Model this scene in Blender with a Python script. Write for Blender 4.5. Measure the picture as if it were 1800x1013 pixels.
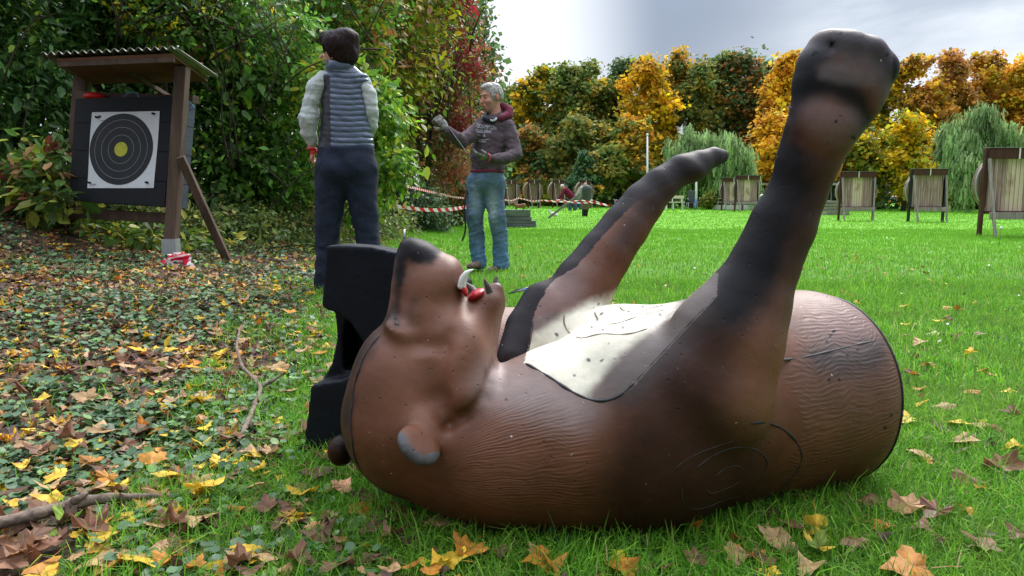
import bpy, math
import numpy as np
from mathutils import Vector, Matrix
from mathutils.bvhtree import BVHTree
for _o in list(bpy.data.objects): bpy.data.objects.remove(_o)
S = bpy.context.scene
COL = S.collection
rng = np.random.default_rng(7)
# ------------------------------------------------------------------ camera
F = 1300.0; PITCH = math.atan(152.5/1300.0); CAMZ = 0.65
cd = bpy.data.cameras.new('camera'); cam = bpy.data.objects.new('camera', cd); COL.objects.link(cam)
cd.sensor_width = 36; cd.lens = 36*F/1800; cd.clip_start = 0.05; cd.clip_end = 2000
cam.location = (0, 0, CAMZ); cam.rotation_euler = (math.pi/2-PITCH, 0, 0)
S.camera = cam
# ------------------------------------------------------------------ world
SUN_EL = math.radians(44); SUN_AZ = math.radians(24)      # azimuth from +Y towards +X
w = bpy.data.worlds.new('World'); S.world = w; w.use_nodes = True
nt = w.node_tree; nt.nodes.clear()
def N(nt, t, **k):
    n = nt.nodes.new(t)
    for a, b in k.items(): setattr(n, a, b)
    return n
def world():
    L = nt.links.new
    out = N(nt, 'ShaderNodeOutputWorld'); bg = N(nt, 'ShaderNodeBackground'); bg.inputs['Strength'].default_value = 0.1
    sky = N(nt, 'ShaderNodeTexSky'); sky.sky_type = 'NISHITA'; sky.sun_disc = False
    sky.sun_elevation = SUN_EL; sky.sun_rotation = SUN_AZ
    tc = N(nt, 'ShaderNodeTexCoord')
    mp = N(nt, 'ShaderNodeMapping'); mp.inputs['Scale'].default_value = (1, 1, 2.6); mp.inputs['Location'].default_value = (0.35, 0.2, 0.1)
    L(tc.outputs['Generated'], mp.inputs['Vector'])
    nz = N(nt, 'ShaderNodeTexNoise'); nz.inputs['Scale'].default_value = 3.6; nz.inputs['Detail'].default_value = 8; nz.inputs['Roughness'].default_value = 0.55
    nz.inputs['Distortion'].default_value = 0.3
    L(mp.outputs['Vector'], nz.inputs['Vector'])
    # cloud banks: a bright break low on the left, a grey-blue bank in the middle
    def lobe(v, lo, hi):
        d = N(nt, 'ShaderNodeVectorMath', operation='DOT_PRODUCT'); v = Vector(v).normalized(); d.inputs[1].default_value = v
        L(tc.outputs['Generated'], d.inputs[0])
        m = N(nt, 'ShaderNodeMapRange'); m.interpolation_type = 'SMOOTHSTEP'; m.inputs['From Min'].default_value = lo; m.inputs['From Max'].default_value = hi
        L(d.outputs['Value'], m.inputs['Value']); return m.outputs['Result']
    def mix(f, a, b):
        m = N(nt, 'ShaderNodeMix', data_type='RGBA')
        if isinstance(f, float): m.inputs['Factor'].default_value = f
        else: L(f, m.inputs['Factor'])
        for i, c in ((6, a), (7, b)):
            if isinstance(c, tuple): m.inputs[i].default_value = (*c, 1)
            else: L(c, m.inputs[i])
        return m.outputs[2]
    cr = N(nt, 'ShaderNodeValToRGB'); L(nz.outputs['Fac'], cr.inputs['Fac'])
    cr.color_ramp.elements[0].position = 0.40; cr.color_ramp.elements[0].color = (4.5, 5.1, 6.0, 1)
    cr.color_ramp.elements[1].position = 0.62; cr.color_ramp.elements[1].color = (8.0, 8.5, 9.2, 1)
    c = mix(lobe((0.17, 1.03, 0.30), 0.965, 0.998), cr.outputs['Color'], (2.7, 3.2, 4.1))
    dim = lobe((0, -1, 0.0), 0.0, 0.8)
    c = mix(dim, c, (4.4, 4.6, 5.0))
    c = mix(lobe((-0.14, 1, 0.18), 0.945, 0.988), c, (9.0, 9.4, 10.0))
    c = mix(0.10, c, sky.outputs['Color'])
    # an overcast sky is about three times as bright overhead as at the horizon
    ze = lobe((0, 0.15, 1), 0.35, 1.0)
    mu = N(nt, 'ShaderNodeMapRange'); mu.inputs['To Min'].default_value = 0.60; mu.inputs['To Max'].default_value = 3.1; L(ze, mu.inputs['Value'])
    vs = N(nt, 'ShaderNodeVectorMath', operation='SCALE'); L(c, vs.inputs[0]); L(mu.outputs['Result'], vs.inputs['Scale']); c = vs.outputs['Vector']
    L(c, bg.inputs['Color']); L(bg.outputs['Background'], out.inputs['Surface'])
world()
sd = bpy.data.lights.new('sun', 'SUN'); sun = bpy.data.objects.new('sun', sd); COL.objects.link(sun)
sd.energy = 2.2; sd.angle = math.radians(26); sd.color = (1, 0.96, 0.9)
sv = Vector((math.sin(SUN_AZ)*math.cos(SUN_EL), math.cos(SUN_AZ)*math.cos(SUN_EL), math.sin(SUN_EL)))
sun.rotation_euler = sv.to_track_quat('Z', 'Y').to_euler(); sun.location = (10, 12, 20)
S.view_settings.view_transform = 'Standard'; S.view_settings.look = 'None'; S.view_settings.gamma = 1
S.view_settings.exposure = 1.05

# ------------------------------------------------------------------ helpers
CT, ST = math.cos(PITCH), math.sin(PITCH)
def at(px, py, Y):
    """the point at distance Y that the photograph shows at pixel (px, py)"""
    u = (px-900)/F; v = (506.5-py)/F
    d = np.array([u, CT+v*ST, -ST+v*CT]); t = Y/d[1]
    return np.array([0, 0, CAMZ]) + d*t
def mpp(px, py, Y):
    v = (506.5-py)/F
    return Y/(CT+v*ST)/F
def proj(P):
    q = P-np.array([0, 0, CAMZ]); dep = q[:, 1]*CT-q[:, 2]*ST; up = q[:, 1]*ST+q[:, 2]*CT
    dep = np.maximum(dep, 1e-3)
    return np.stack([900+F*q[:, 0]/dep, 506.5-F*up/dep], 1)
def sst(x, a, b):
    t = np.clip((x-a)/(b-a), 0, 1); return t*t*(3-2*t)
def fbm(P, s, seed=0, oct=3):
    """cheap smooth noise of sums of sines, about -1..1"""
    r = np.random.default_rng(seed); o = 0; a = 1; tot = 0
    for k in range(oct):
        for j in range(3):
            d = r.normal(size=3); d /= np.linalg.norm(d); e = r.normal(size=3); e /= np.linalg.norm(e)
            o = o + a*np.sin(P@d*s*6.28+1.3*np.sin(P@e*s*4.1+r.uniform(0, 6))+r.uniform(0, 6))/2
        tot += a; a *= 0.55; s *= 1.93
    return o/tot
def hgt(x, y):
    x = np.asarray(x, float); y = np.asarray(y, float)
    k = sst(y, 1.6, 4.5)
    h = k*(0.095*np.maximum(0, -0.5-x)*(1-sst(-x, 2.6, 9)*0.3) + 0.26*np.maximum(0, -3.2-x)**1.25*np.exp(-np.maximum(0, y-10)/14))
    h = 1.3*np.tanh(h/1.3)+0.32*sst(y, 22, 60)*(1-sst(x, 6, 26))*sst(x, -8, 0)
    h = h + 0.012*np.sin(x*3.1+np.sin(y*2.3))*np.cos(y*2.7+1)*sst(y, 1.8, 3.5) + 0.006*np.sin(7*x+2)*np.sin(6*y)
    return h
def gz(x, y): return float(hgt(x, y))

def meta(o, label=None, cat=None, group=None, kind=None):
    if label: o['label'] = label
    if cat: o['category'] = cat
    if group: o['group'] = group
    if kind: o['kind'] = kind
    return o
def empty(name, loc, label, cat, group=None):
    o = bpy.data.objects.new(name, None); COL.objects.link(o); o.location = tuple(loc); o.empty_display_size = 0.1
    return meta(o, label, cat, group)
def mesh(name, V, Fc, mats, parent=None, smooth=True, col=None, attrs=None, mi=None):
    """V (n,3) world coordinates; Fc array (m,3|4) or list of index tuples"""
    V = np.asarray(V, float)
    me = bpy.data.meshes.new(name)
    if parent is not None: V = V-np.array(parent.matrix_world.translation if False else parent_loc(parent))
    if isinstance(Fc, np.ndarray):
        m, k = Fc.shape
        me.vertices.add(len(V)); me.vertices.foreach_set('co', V.astype(np.float32).ravel())
        me.loops.add(m*k); me.loops.foreach_set('vertex_index', Fc.astype(np.int32).ravel())
        me.polygons.add(m); me.polygons.foreach_set('loop_start', np.arange(0, m*k, k, dtype=np.int32))
        me.polygons.foreach_set('loop_total', np.full(m, k, dtype=np.int32))
        me.update(calc_edges=True)
    else:
        me.from_pydata([tuple(v) for v in V], [], [tuple(f) for f in Fc]); me.update()
    me.polygons.foreach_set('use_smooth', np.full(len(me.polygons), smooth, dtype=bool))
    if mi is not None: me.polygons.foreach_set('material_index', np.asarray(mi, dtype=np.int32))
    if col is not None:
        a = me.color_attributes.new('Col', 'FLOAT_COLOR', 'POINT')
        c = np.ones((len(V), 4), np.float32); c[:, :3] = col; a.data.foreach_set('color', c.ravel())
    for nm, arr in (attrs or {}).items():
        if arr.ndim == 2:
            a = me.attributes.new(nm, 'FLOAT_VECTOR', 'POINT'); a.data.foreach_set('vector', arr.astype(np.float32).ravel())
        else:
            a = me.attributes.new(nm, 'FLOAT', 'POINT'); a.data.foreach_set('value', arr.astype(np.float32))
    for mm in (mats if isinstance(mats, (list, tuple)) else [mats]): me.materials.append(mm)
    o = bpy.data.objects.new(name, me); COL.objects.link(o)
    if parent is not None: o.parent = parent
    return o
def parent_loc(p):
    l = np.array(p.location, float)
    while p.parent: p = p.parent; l = l+np.array(p.location)
    return l
def centre(o):
    """move a top-level mesh's origin to the middle of its base"""
    me = o.data; n = len(me.vertices); c = np.empty(n*3, np.float32); me.vertices.foreach_get('co', c); c = c.reshape(-1, 3)
    b = np.array([(c[:, 0].min()+c[:, 0].max())/2, (c[:, 1].min()+c[:, 1].max())/2, c[:, 2].min()])
    me.vertices.foreach_set('co', (c-b).ravel().astype(np.float32)); o.location = tuple(b); me.update(); return o

class MB:
    """collects simple solids into one mesh"""
    def __init__(s): s.v = []; s.f = []; s.n = 0
    def add(s, V, Fs):
        s.v.append(np.asarray(V, float)); s.f += [tuple(i+s.n for i in f) for f in Fs]; s.n += len(V)
        return s
    def box(s, c, size, R=None, bev=0.0):
        x, y, z = np.array(size)/2; b = min(bev, x*.9, y*.9, z*.9)
        if b <= 0:
            V = np.array([[i*x, j*y, k*z] for i in (-1, 1) for j in (-1, 1) for k in (-1, 1)])
            Fs = [(0, 1, 3, 2), (4, 6, 7, 5), (0, 4, 5, 1), (2, 3, 7, 6), (0, 2, 6, 4), (1, 5, 7, 3)]
        else:
            V = []; idx = {}
            for i in (-1, 1):
                for j in (-1, 1):
                    for k in (-1, 1):
                        for a in range(3):
                            p = [i*(x-b), j*(y-b), k*(z-b)]; p[a] = (i*x, j*y, k*z)[a]
                            idx[(i, j, k, a)] = len(V); V.append(p)
            V = np.array(V); Fs = []
            for a in range(3):
                for sg in (-1, 1):
                    o_ = [q for q in range(3) if q != a]
                    loop = []
                    for (p1, p2) in ((-1, -1), (1, -1), (1, 1), (-1, 1)):
                        k = [0, 0, 0]; k[a] = sg; k[o_[0]] = p1; k[o_[1]] = p2; loop.append(idx[(*k, a)])
                    Fs.append(loop)
            for a in range(3):
                for b2 in range(a+1, 3):
                    c3 = 3-a-b2
                    for s1 in (-1, 1):
                        for s2 in (-1, 1):
                            k1 = [0, 0, 0]; k1[a] = s1; k1[b2] = s2; k1[c3] = -1
                            k2 = list(k1); k2[c3] = 1
                            Fs.append((idx[(*k1, a)], idx[(*k2, a)], idx[(*k2, b2)], idx[(*k1, b2)]))
            for i in (-1, 1):
                for j in (-1, 1):
                    for k in (-1, 1): Fs.append((idx[(i, j, k, 0)], idx[(i, j, k, 1)], idx[(i, j, k, 2)]))
        if R is not None: V = V@np.array(R).T
        return s.add(V+np.array(c), Fs)
    def beam(s, a, b, wd, th, bev=0.0, up=(0, 0, 1)):
        a = np.array(a, float); b = np.array(b, float); d = b-a; L = np.linalg.norm(d); d /= L
        u = np.array(up, float); x = np.cross(u, d)
        if np.linalg.norm(x) < 1e-4: x = np.cross((0, 1, 0), d)
        x /= np.linalg.norm(x); y = np.cross(d, x)
        return s.box((a+b)/2, (wd, th, L), np.stack([x, y, d], 1), bev)
    def tube(s, P, R, n=8, cap=True):
        P = np.asarray(P, float); R = np.broadcast_to(np.asarray(R, float), (len(P),)); T = np.gradient(P, axis=0)
        T /= np.linalg.norm(T, axis=1)[:, None]+1e-9
        ref = np.array([0, 0, 1.]) if abs(T[0, 2]) < .9 else np.array([1., 0, 0])
        V = []; x = np.cross(ref, T[0]); x /= np.linalg.norm(x)
        for p, r, t in zip(P, R, T):
            x = x-t*(x@t); x /= np.linalg.norm(x)+1e-9; y = np.cross(t, x)
            for k in range(n):
                a = 2*math.pi*k/n; V.append(p+r*(math.cos(a)*x+math.sin(a)*y))
        Fs = [(i*n+k, i*n+(k+1) % n, (i+1)*n+(k+1) % n, (i+1)*n+k) for i in range(len(P)-1) for k in range(n)]
        if cap: Fs += [tuple(range(n))[::-1], tuple((len(P)-1)*n+k for k in range(n))]
        return s.add(V, Fs)
    def ell(s, c, r, R=None, nu=14, nv=9):
        V = [(0, 0, -1)]
        for j in range(1, nv):
            t = -math.pi/2+math.pi*j/nv
            for i in range(nu): a = 2*math.pi*i/nu; V.append((math.cos(t)*math.cos(a), math.cos(t)*math.sin(a), math.sin(t)))
        V.append((0, 0, 1)); V = np.array(V)*np.array(r)
        if R is not None: V = V@np.array(R).T
        Fs = [(0, 1+(i+1) % nu, 1+i) for i in range(nu)]
        Fs += [(1+(j-1)*nu+i, 1+(j-1)*nu+(i+1) % nu, 1+j*nu+(i+1) % nu, 1+j*nu+i) for j in range(1, nv-1) for i in range(nu)]
        l = len(V)-1; Fs += [(l, 1+(nv-2)*nu+i, 1+(nv-2)*nu+(i+1) % nu) for i in range(nu)]
        return s.add(V+np.array(c), Fs)
    def build(s, name, mat, parent=None, smooth=False, col=None):
        return mesh(name, np.concatenate(s.v), s.f, mat, parent, smooth, col)
def rotz(a): c, s_ = math.cos(a), math.sin(a); return np.array([[c, -s_, 0], [s_, c, 0], [0, 0, 1.]])
def rotx(a): c, s_ = math.cos(a), math.sin(a); return np.array([[1., 0, 0], [0, c, -s_], [0, s_, c]])
def roty(a): c, s_ = math.cos(a), math.sin(a); return np.array([[c, 0, s_], [0, 1., 0], [-s_, 0, c]])

# ------------------------------------------------------------------ signed distance modelling
class SDF:
    def __init__(s, lo, hi, h):
        s.lo = np.array(lo, float); s.h = h; s.n = np.ceil((np.array(hi)-s.lo)/h).astype(int)+1
        s.F = np.full(s.n, 0.08, np.float32)
    def _sl(s, lo, hi):
        a = np.clip(np.floor((lo-s.lo)/s.h).astype(int), 0, s.n); b = np.clip(np.ceil((hi-s.lo)/s.h).astype(int)+1, 0, s.n)
        if np.any(b <= a): return None
        g = [s.lo[i]+s.h*np.arange(a[i], b[i]) for i in range(3)]
        X, Y, Z = np.meshgrid(*g, indexing='ij')
        return tuple(slice(a[i], b[i]) for i in range(3)), np.stack([X, Y, Z], -1).astype(np.float32)
    def _put(s, sl, d, k, sub):
        A = s.F[sl]
        if sub:
            d = -d; h = np.clip(0.5-0.5*(A-d)/k, 0, 1); s.F[sl] = A*(1-h)+d*h+k*h*(1-h)
        else:
            h = np.clip(0.5+0.5*(A-d)/k, 0, 1); s.F[sl] = A*(1-h)+d*h-k*h*(1-h)
    def cone(s, a, b, ra, rb, k=0.02, sub=False, sq=None):
        a = np.array(a, np.float32); b = np.array(b, np.float32); R = max(ra, rb)+k+0.085
        r = s._sl(np.minimum(a, b)-R, np.maximum(a, b)+R)
        if r is None: return s
        sl, P = r; pa = P-a; ba = b-a
        if sq:
            wv = np.array(sq[0], np.float32); wv /= np.linalg.norm(wv)
            pa = pa+((pa@wv)*(sq[1]-1))[..., None]*wv; ba = ba+(ba@wv)*(sq[1]-1)*wv
        t = np.clip((pa@ba)/max(float(ba@ba), 1e-9), 0, 1)
        d = np.linalg.norm(pa-t[..., None]*ba, axis=-1)-(ra+(rb-ra)*t)
        s._put(sl, d, k, sub); return s
    def chain(s, pts, k=0.02, sub=False, sq=None):
        A_ = np.array([p[0] for p in pts], np.float32); R = max(p[1] for p in pts)+k+0.085
        r = s._sl(A_.min(0)-R, A_.max(0)+R)
        if r is None: return s
        sl, P = r; D = None; kk = 0.008
        for (a, ra), (b, rb) in zip(pts[:-1], pts[1:]):
            a = np.array(a, np.float32); b = np.array(b, np.float32); pa = P-a; ba = b-a
            if sq:
                wv = np.array(sq[0], np.float32); wv /= np.linalg.norm(wv)
                pa = pa+((pa@wv)*(sq[1]-1))[..., None]*wv; ba = ba+(ba@wv)*(sq[1]-1)*wv
            t = np.clip((pa@ba)/max(float(ba@ba), 1e-9), 0, 1)
            d = np.linalg.norm(pa-t[..., None]*ba, axis=-1)-(ra+(rb-ra)*t)
            if D is None: D = d
            else: h = np.clip(0.5+0.5*(D-d)/kk, 0, 1); D = D*(1-h)+d*h-kk*h*(1-h)
        s._put(sl, D, k, sub); return s
    def front(s, px, py):
        """first point of the present surface that lies behind pixel (px, py)"""
        o = np.array([0, 0, CAMZ]); d = at(px, py, 2.0)-o; d /= np.linalg.norm(d)
        t = np.arange(0.8, 4.5, s.h*.3)[:, None]; P = o+d*t; i = np.round((P-s.lo)/s.h).astype(int)
        ok = np.all((i >= 0) & (i < s.n), 1); f = np.full(len(P), 1.0); f[ok] = s.F[tuple(i[ok].T)]
        j = np.nonzero(f < 0)[0]; return P[j[0]] if len(j) else at(px, py, 1.4)
    def carve(s, pts, r, k, out=0.0):
        P = [s.front(x, y)-np.array([0, out, 0]) for x, y in pts]; rs = [r*.4]+[r]*(len(P)-2)+[r*.4]
        return s.chain(list(zip(P, rs)), k, True)
    def ell(s, c, r, R=None, k=0.02, sub=False):
        c = np.array(c, np.float32); r = np.array(r, np.float32); m = r.max()+k+0.085
        q = s._sl(c-m, c+m)
        if q is None: return s
        sl, P = q; P = P-c
        if R is not None: P = P@np.array(R, np.float32)
        k0 = np.linalg.norm(P/r, axis=-1); k1 = np.linalg.norm(P/(r*r), axis=-1)+1e-6
        d = k0*(k0-1)/k1
        s._put(sl, d, k, sub); return s
    def box(s, c, hs, R=None, rd=0.01, k=0.01, sub=False):
        c = np.array(c, np.float32); hs = np.array(hs, np.float32); m = np.linalg.norm(hs)+k+0.085
        q = s._sl(c-m, c+m)
        if q is None: return s
        sl, P = q; P = P-c
        if R is not None: P = P@np.array(R, np.float32)
        e = np.abs(P)-(hs-rd)
        d = np.linalg.norm(np.maximum(e, 0), axis=-1)+np.minimum(e.max(-1), 0)-rd
        s._put(sl, d, k, sub); return s
    def grid(s):
        g = [s.lo[i]+s.h*np.arange(s.n[i]) for i in range(3)]
        X, Y, Z = np.meshgrid(*g, indexing='ij'); return np.stack([X, Y, Z], -1).astype(np.float32)
    def half(s, p, nrm, k=0.01):
        """keep only the side that nrm points away from"""
        nrm = np.array(nrm, float); nrm /= np.linalg.norm(nrm)
        g = [(s.lo[i]+s.h*np.arange(s.n[i])-p[i])*nrm[i] for i in range(3)]
        d = (g[0][:, None, None]+g[1][None, :, None]+g[2][None, None, :]).astype(np.float32)
        A = s.F; h = np.clip(0.5-0.5*(A-d)/k, 0, 1); s.F = A*(1-h)+d*h+k*h*(1-h); return s
    def noise(s, amp, sc, seed=0):
        m = np.abs(s.F) < max(0.03, 2*amp); idx = np.argwhere(m); P = s.lo+idx*s.h
        s.F[m] += (amp*fbm(P, sc, seed)).astype(np.float32); return s
    def surf(s):
        Fg = s.F.copy()
        for ax in range(3):
            sl = [slice(None)]*3
            for e in (0, -1): sl[ax] = e; Fg[tuple(sl)] = np.maximum(Fg[tuple(sl)], 0.001)
        I = Fg < 0
        c = [I[i:I.shape[0]-1+i, j:I.shape[1]-1+j, k:I.shape[2]-1+k] for i in (0, 1) for j in (0, 1) for k in (0, 1)]
        al = np.logical_and.reduce(c); an = np.logical_or.reduce(c); act = an & ~al
        idx = np.argwhere(act); num = -np.ones(act.shape, np.int64); num[act] = np.arange(len(idx))
        off = np.array([(i, j, k) for i in (0, 1) for j in (0, 1) for k in (0, 1)])
        val = np.stack([Fg[tuple((idx+o).T)] for o in off], 1)
        acc = np.zeros((len(idx), 3)); cnt = np.zeros(len(idx))
        for a in range(8):
            for b in range(a+1, 8):
                if np.abs(off[a]-off[b]).sum() != 1: continue
                va, vb = val[:, a], val[:, b]; m = (va < 0) != (vb < 0)
                t = np.where(m, va/np.where(m, va-vb, 1), 0)
                p = off[a]+t[:, None]*(off[b]-off[a]); acc += p*m[:, None]; cnt += m
        V = s.lo+(idx+acc/cnt[:, None])*s.h
        Q = []
        for ax in range(3):
            A = [slice(None)]*3; B = [slice(None)]*3; A[ax] = slice(0, -1); B[ax] = slice(1, None)
            ia, ib = I[tuple(A)], I[tuple(B)]; e = np.argwhere(ia != ib); fl = ia[tuple(e.T)]
            u, v = [(1, 2), (2, 0), (0, 1)][ax]
            ok = (e[:, u] > 0) & (e[:, v] > 0) & (e[:, u] < I.shape[u]-1) & (e[:, v] < I.shape[v]-1); e = e[ok]; fl = fl[ok]
            def cell(du, dv):
                q = e.copy(); q[:, u] -= du; q[:, v] -= dv; return num[tuple(q.T)]
            q = np.stack([cell(1, 1), cell(0, 1), cell(0, 0), cell(1, 0)], 1)
            q[~fl] = q[~fl][:, ::-1]; Q.append(q)
        return V, np.concatenate(Q)
def relax(V, Q, it=1, f=0.5):
    n = len(V)
    e = np.concatenate([Q[:, [0, 1]], Q[:, [1, 2]], Q[:, [2, 3]], Q[:, [3, 0]]])
    for _ in range(it):
        s_ = np.stack([np.bincount(e[:, 0], V[e[:, 1], j], n)+np.bincount(e[:, 1], V[e[:, 0], j], n) for j in range(3)], 1)
        c = np.bincount(e[:, 0], minlength=n)+np.bincount(e[:, 1], minlength=n)
        V = V*(1-f)+f*s_/np.maximum(c, 1)[:, None]
    return V
def segd(p, poly):
    """distance of 2-D points to a polyline"""
    d = np.full(len(p), 1e9)
    for a, b in zip(poly[:-1], poly[1:]):
        a = np.array(a, float); b = np.array(b, float); ba = b-a
        t = np.clip(((p-a)@ba)/max(ba@ba, 1e-9), 0, 1); d = np.minimum(d, np.linalg.norm(p-a-t[:, None]*ba, axis=1))
    return d
def inpoly(p, poly):
    x, y = p[:, 0], p[:, 1]; c = np.zeros(len(p), bool); n = len(poly)
    for i in range(n):
        x1, y1 = poly[i]; x2, y2 = poly[i-1]
        m = ((y1 > y) != (y2 > y)) & (x < (x2-x1)*(y-y1)/((y2-y1) or 1e-9)+x1); c ^= m
    return c

# ------------------------------------------------------------------ materials
def bsdf(name):
    m = bpy.data.materials.new(name); m.use_nodes = True; t = m.node_tree; b = t.nodes['Principled BSDF']; return m, t, b
def pm(name, c1, c2=None, scale=8, rough=0.7, bump=0.2, bscale=None, stretch=(1, 1, 1), spec=0.3, dist=0.01, detail=6, metal=0):
    m, t, b = bsdf(name); L = t.links.new; c2 = c2 or tuple(x*0.7 for x in c1)
    tc = N(t, 'ShaderNodeTexCoord'); mp = N(t, 'ShaderNodeMapping'); mp.inputs['Scale'].default_value = stretch
    L(tc.outputs['Object'], mp.inputs['Vector'])
    nz = N(t, 'ShaderNodeTexNoise'); nz.inputs['Scale'].default_value = scale; nz.inputs['Detail'].default_value = detail; nz.inputs['Roughness'].default_value = 0.65
    L(mp.outputs['Vector'], nz.inputs['Vector'])
    cr = N(t, 'ShaderNodeValToRGB'); cr.color_ramp.elements[0].position = 0.32; cr.color_ramp.elements[1].position = 0.7
    cr.color_ramp.elements[0].color = (*c2, 1); cr.color_ramp.elements[1].color = (*c1, 1)
    L(nz.outputs['Fac'], cr.inputs['Fac']); L(cr.outputs['Color'], b.inputs['Base Color'])
    b.inputs['Roughness'].default_value = rough; b.inputs['Specular IOR Level'].default_value = spec; b.inputs['Metallic'].default_value = metal
    if bump:
        n2 = N(t, 'ShaderNodeTexNoise'); n2.inputs['Scale'].default_value = bscale or scale*4; n2.inputs['Detail'].default_value = 4
        L(mp.outputs['Vector'], n2.inputs['Vector'])
        bp = N(t, 'ShaderNodeBump'); bp.inputs['Strength'].default_value = bump; bp.inputs['Distance'].default_value = dist
        L(n2.outputs['Fac'], bp.inputs['Height']); L(bp.outputs['Normal'], b.inputs['Normal'])
    return m
def vm(name, rough=0.6, trans=0.0, bump=0.0, bscale=60, spec=0.3, var=0.0, vscale=30, dist=0.004, tcol=(1, 1, 1)):
    """colour from the mesh's Col attribute, optional translucency for leaves"""
    m, t, b = bsdf(name); L = t.links.new
    at_ = N(t, 'ShaderNodeAttribute', attribute_name='Col'); c = at_.outputs['Color']
    tc = N(t, 'ShaderNodeTexCoord')
    if var:
        nz = N(t, 'ShaderNodeTexNoise'); nz.inputs['Scale'].default_value = vscale; nz.inputs['Detail'].default_value = 5
        L(tc.outputs['Object'], nz.inputs['Vector'])
        mr = N(t, 'ShaderNodeMapRange'); mr.inputs['From Min'].default_value = .3; mr.inputs['From Max'].default_value = .7
        mr.inputs['To Min'].default_value = 1-var; mr.inputs['To Max'].default_value = 1+var; L(nz.outputs['Fac'], mr.inputs['Value'])
        vx = N(t, 'ShaderNodeVectorMath', operation='SCALE'); L(c, vx.inputs[0]); L(mr.outputs['Result'], vx.inputs['Scale']); c = vx.outputs['Vector']
    L(c, b.inputs['Base Color']); b.inputs['Roughness'].default_value = rough; b.inputs['Specular IOR Level'].default_value = spec
    if bump:
        n2 = N(t, 'ShaderNodeTexNoise'); n2.inputs['Scale'].default_value = bscale; n2.inputs['Detail'].default_value = 4
        L(tc.outputs['Object'], n2.inputs['Vector'])
        bp = N(t, 'ShaderNodeBump'); bp.inputs['Strength'].default_value = bump; bp.inputs['Distance'].default_value = dist
        L(n2.outputs['Fac'], bp.inputs['Height']); L(bp.outputs['Normal'], b.inputs['Normal'])
    if trans:
        tr = N(t, 'ShaderNodeBsdfTranslucent'); mx = N(t, 'ShaderNodeMixShader'); mx.inputs['Fac'].default_value = trans
        L(c, tr.inputs['Color']); L(b.outputs['BSDF'], mx.inputs[1]); L(tr.outputs['BSDF'], mx.inputs[2])
        L(mx.outputs['Shader'], t.nodes['Material Output'].inputs['Surface'])
    return m
def plain(name, c, rough=0.5, metal=0, spec=0.4):
    return pm(name, c, tuple(x*0.82 for x in c), 25, rough, 0.05, spec=spec, metal=metal)
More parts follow.
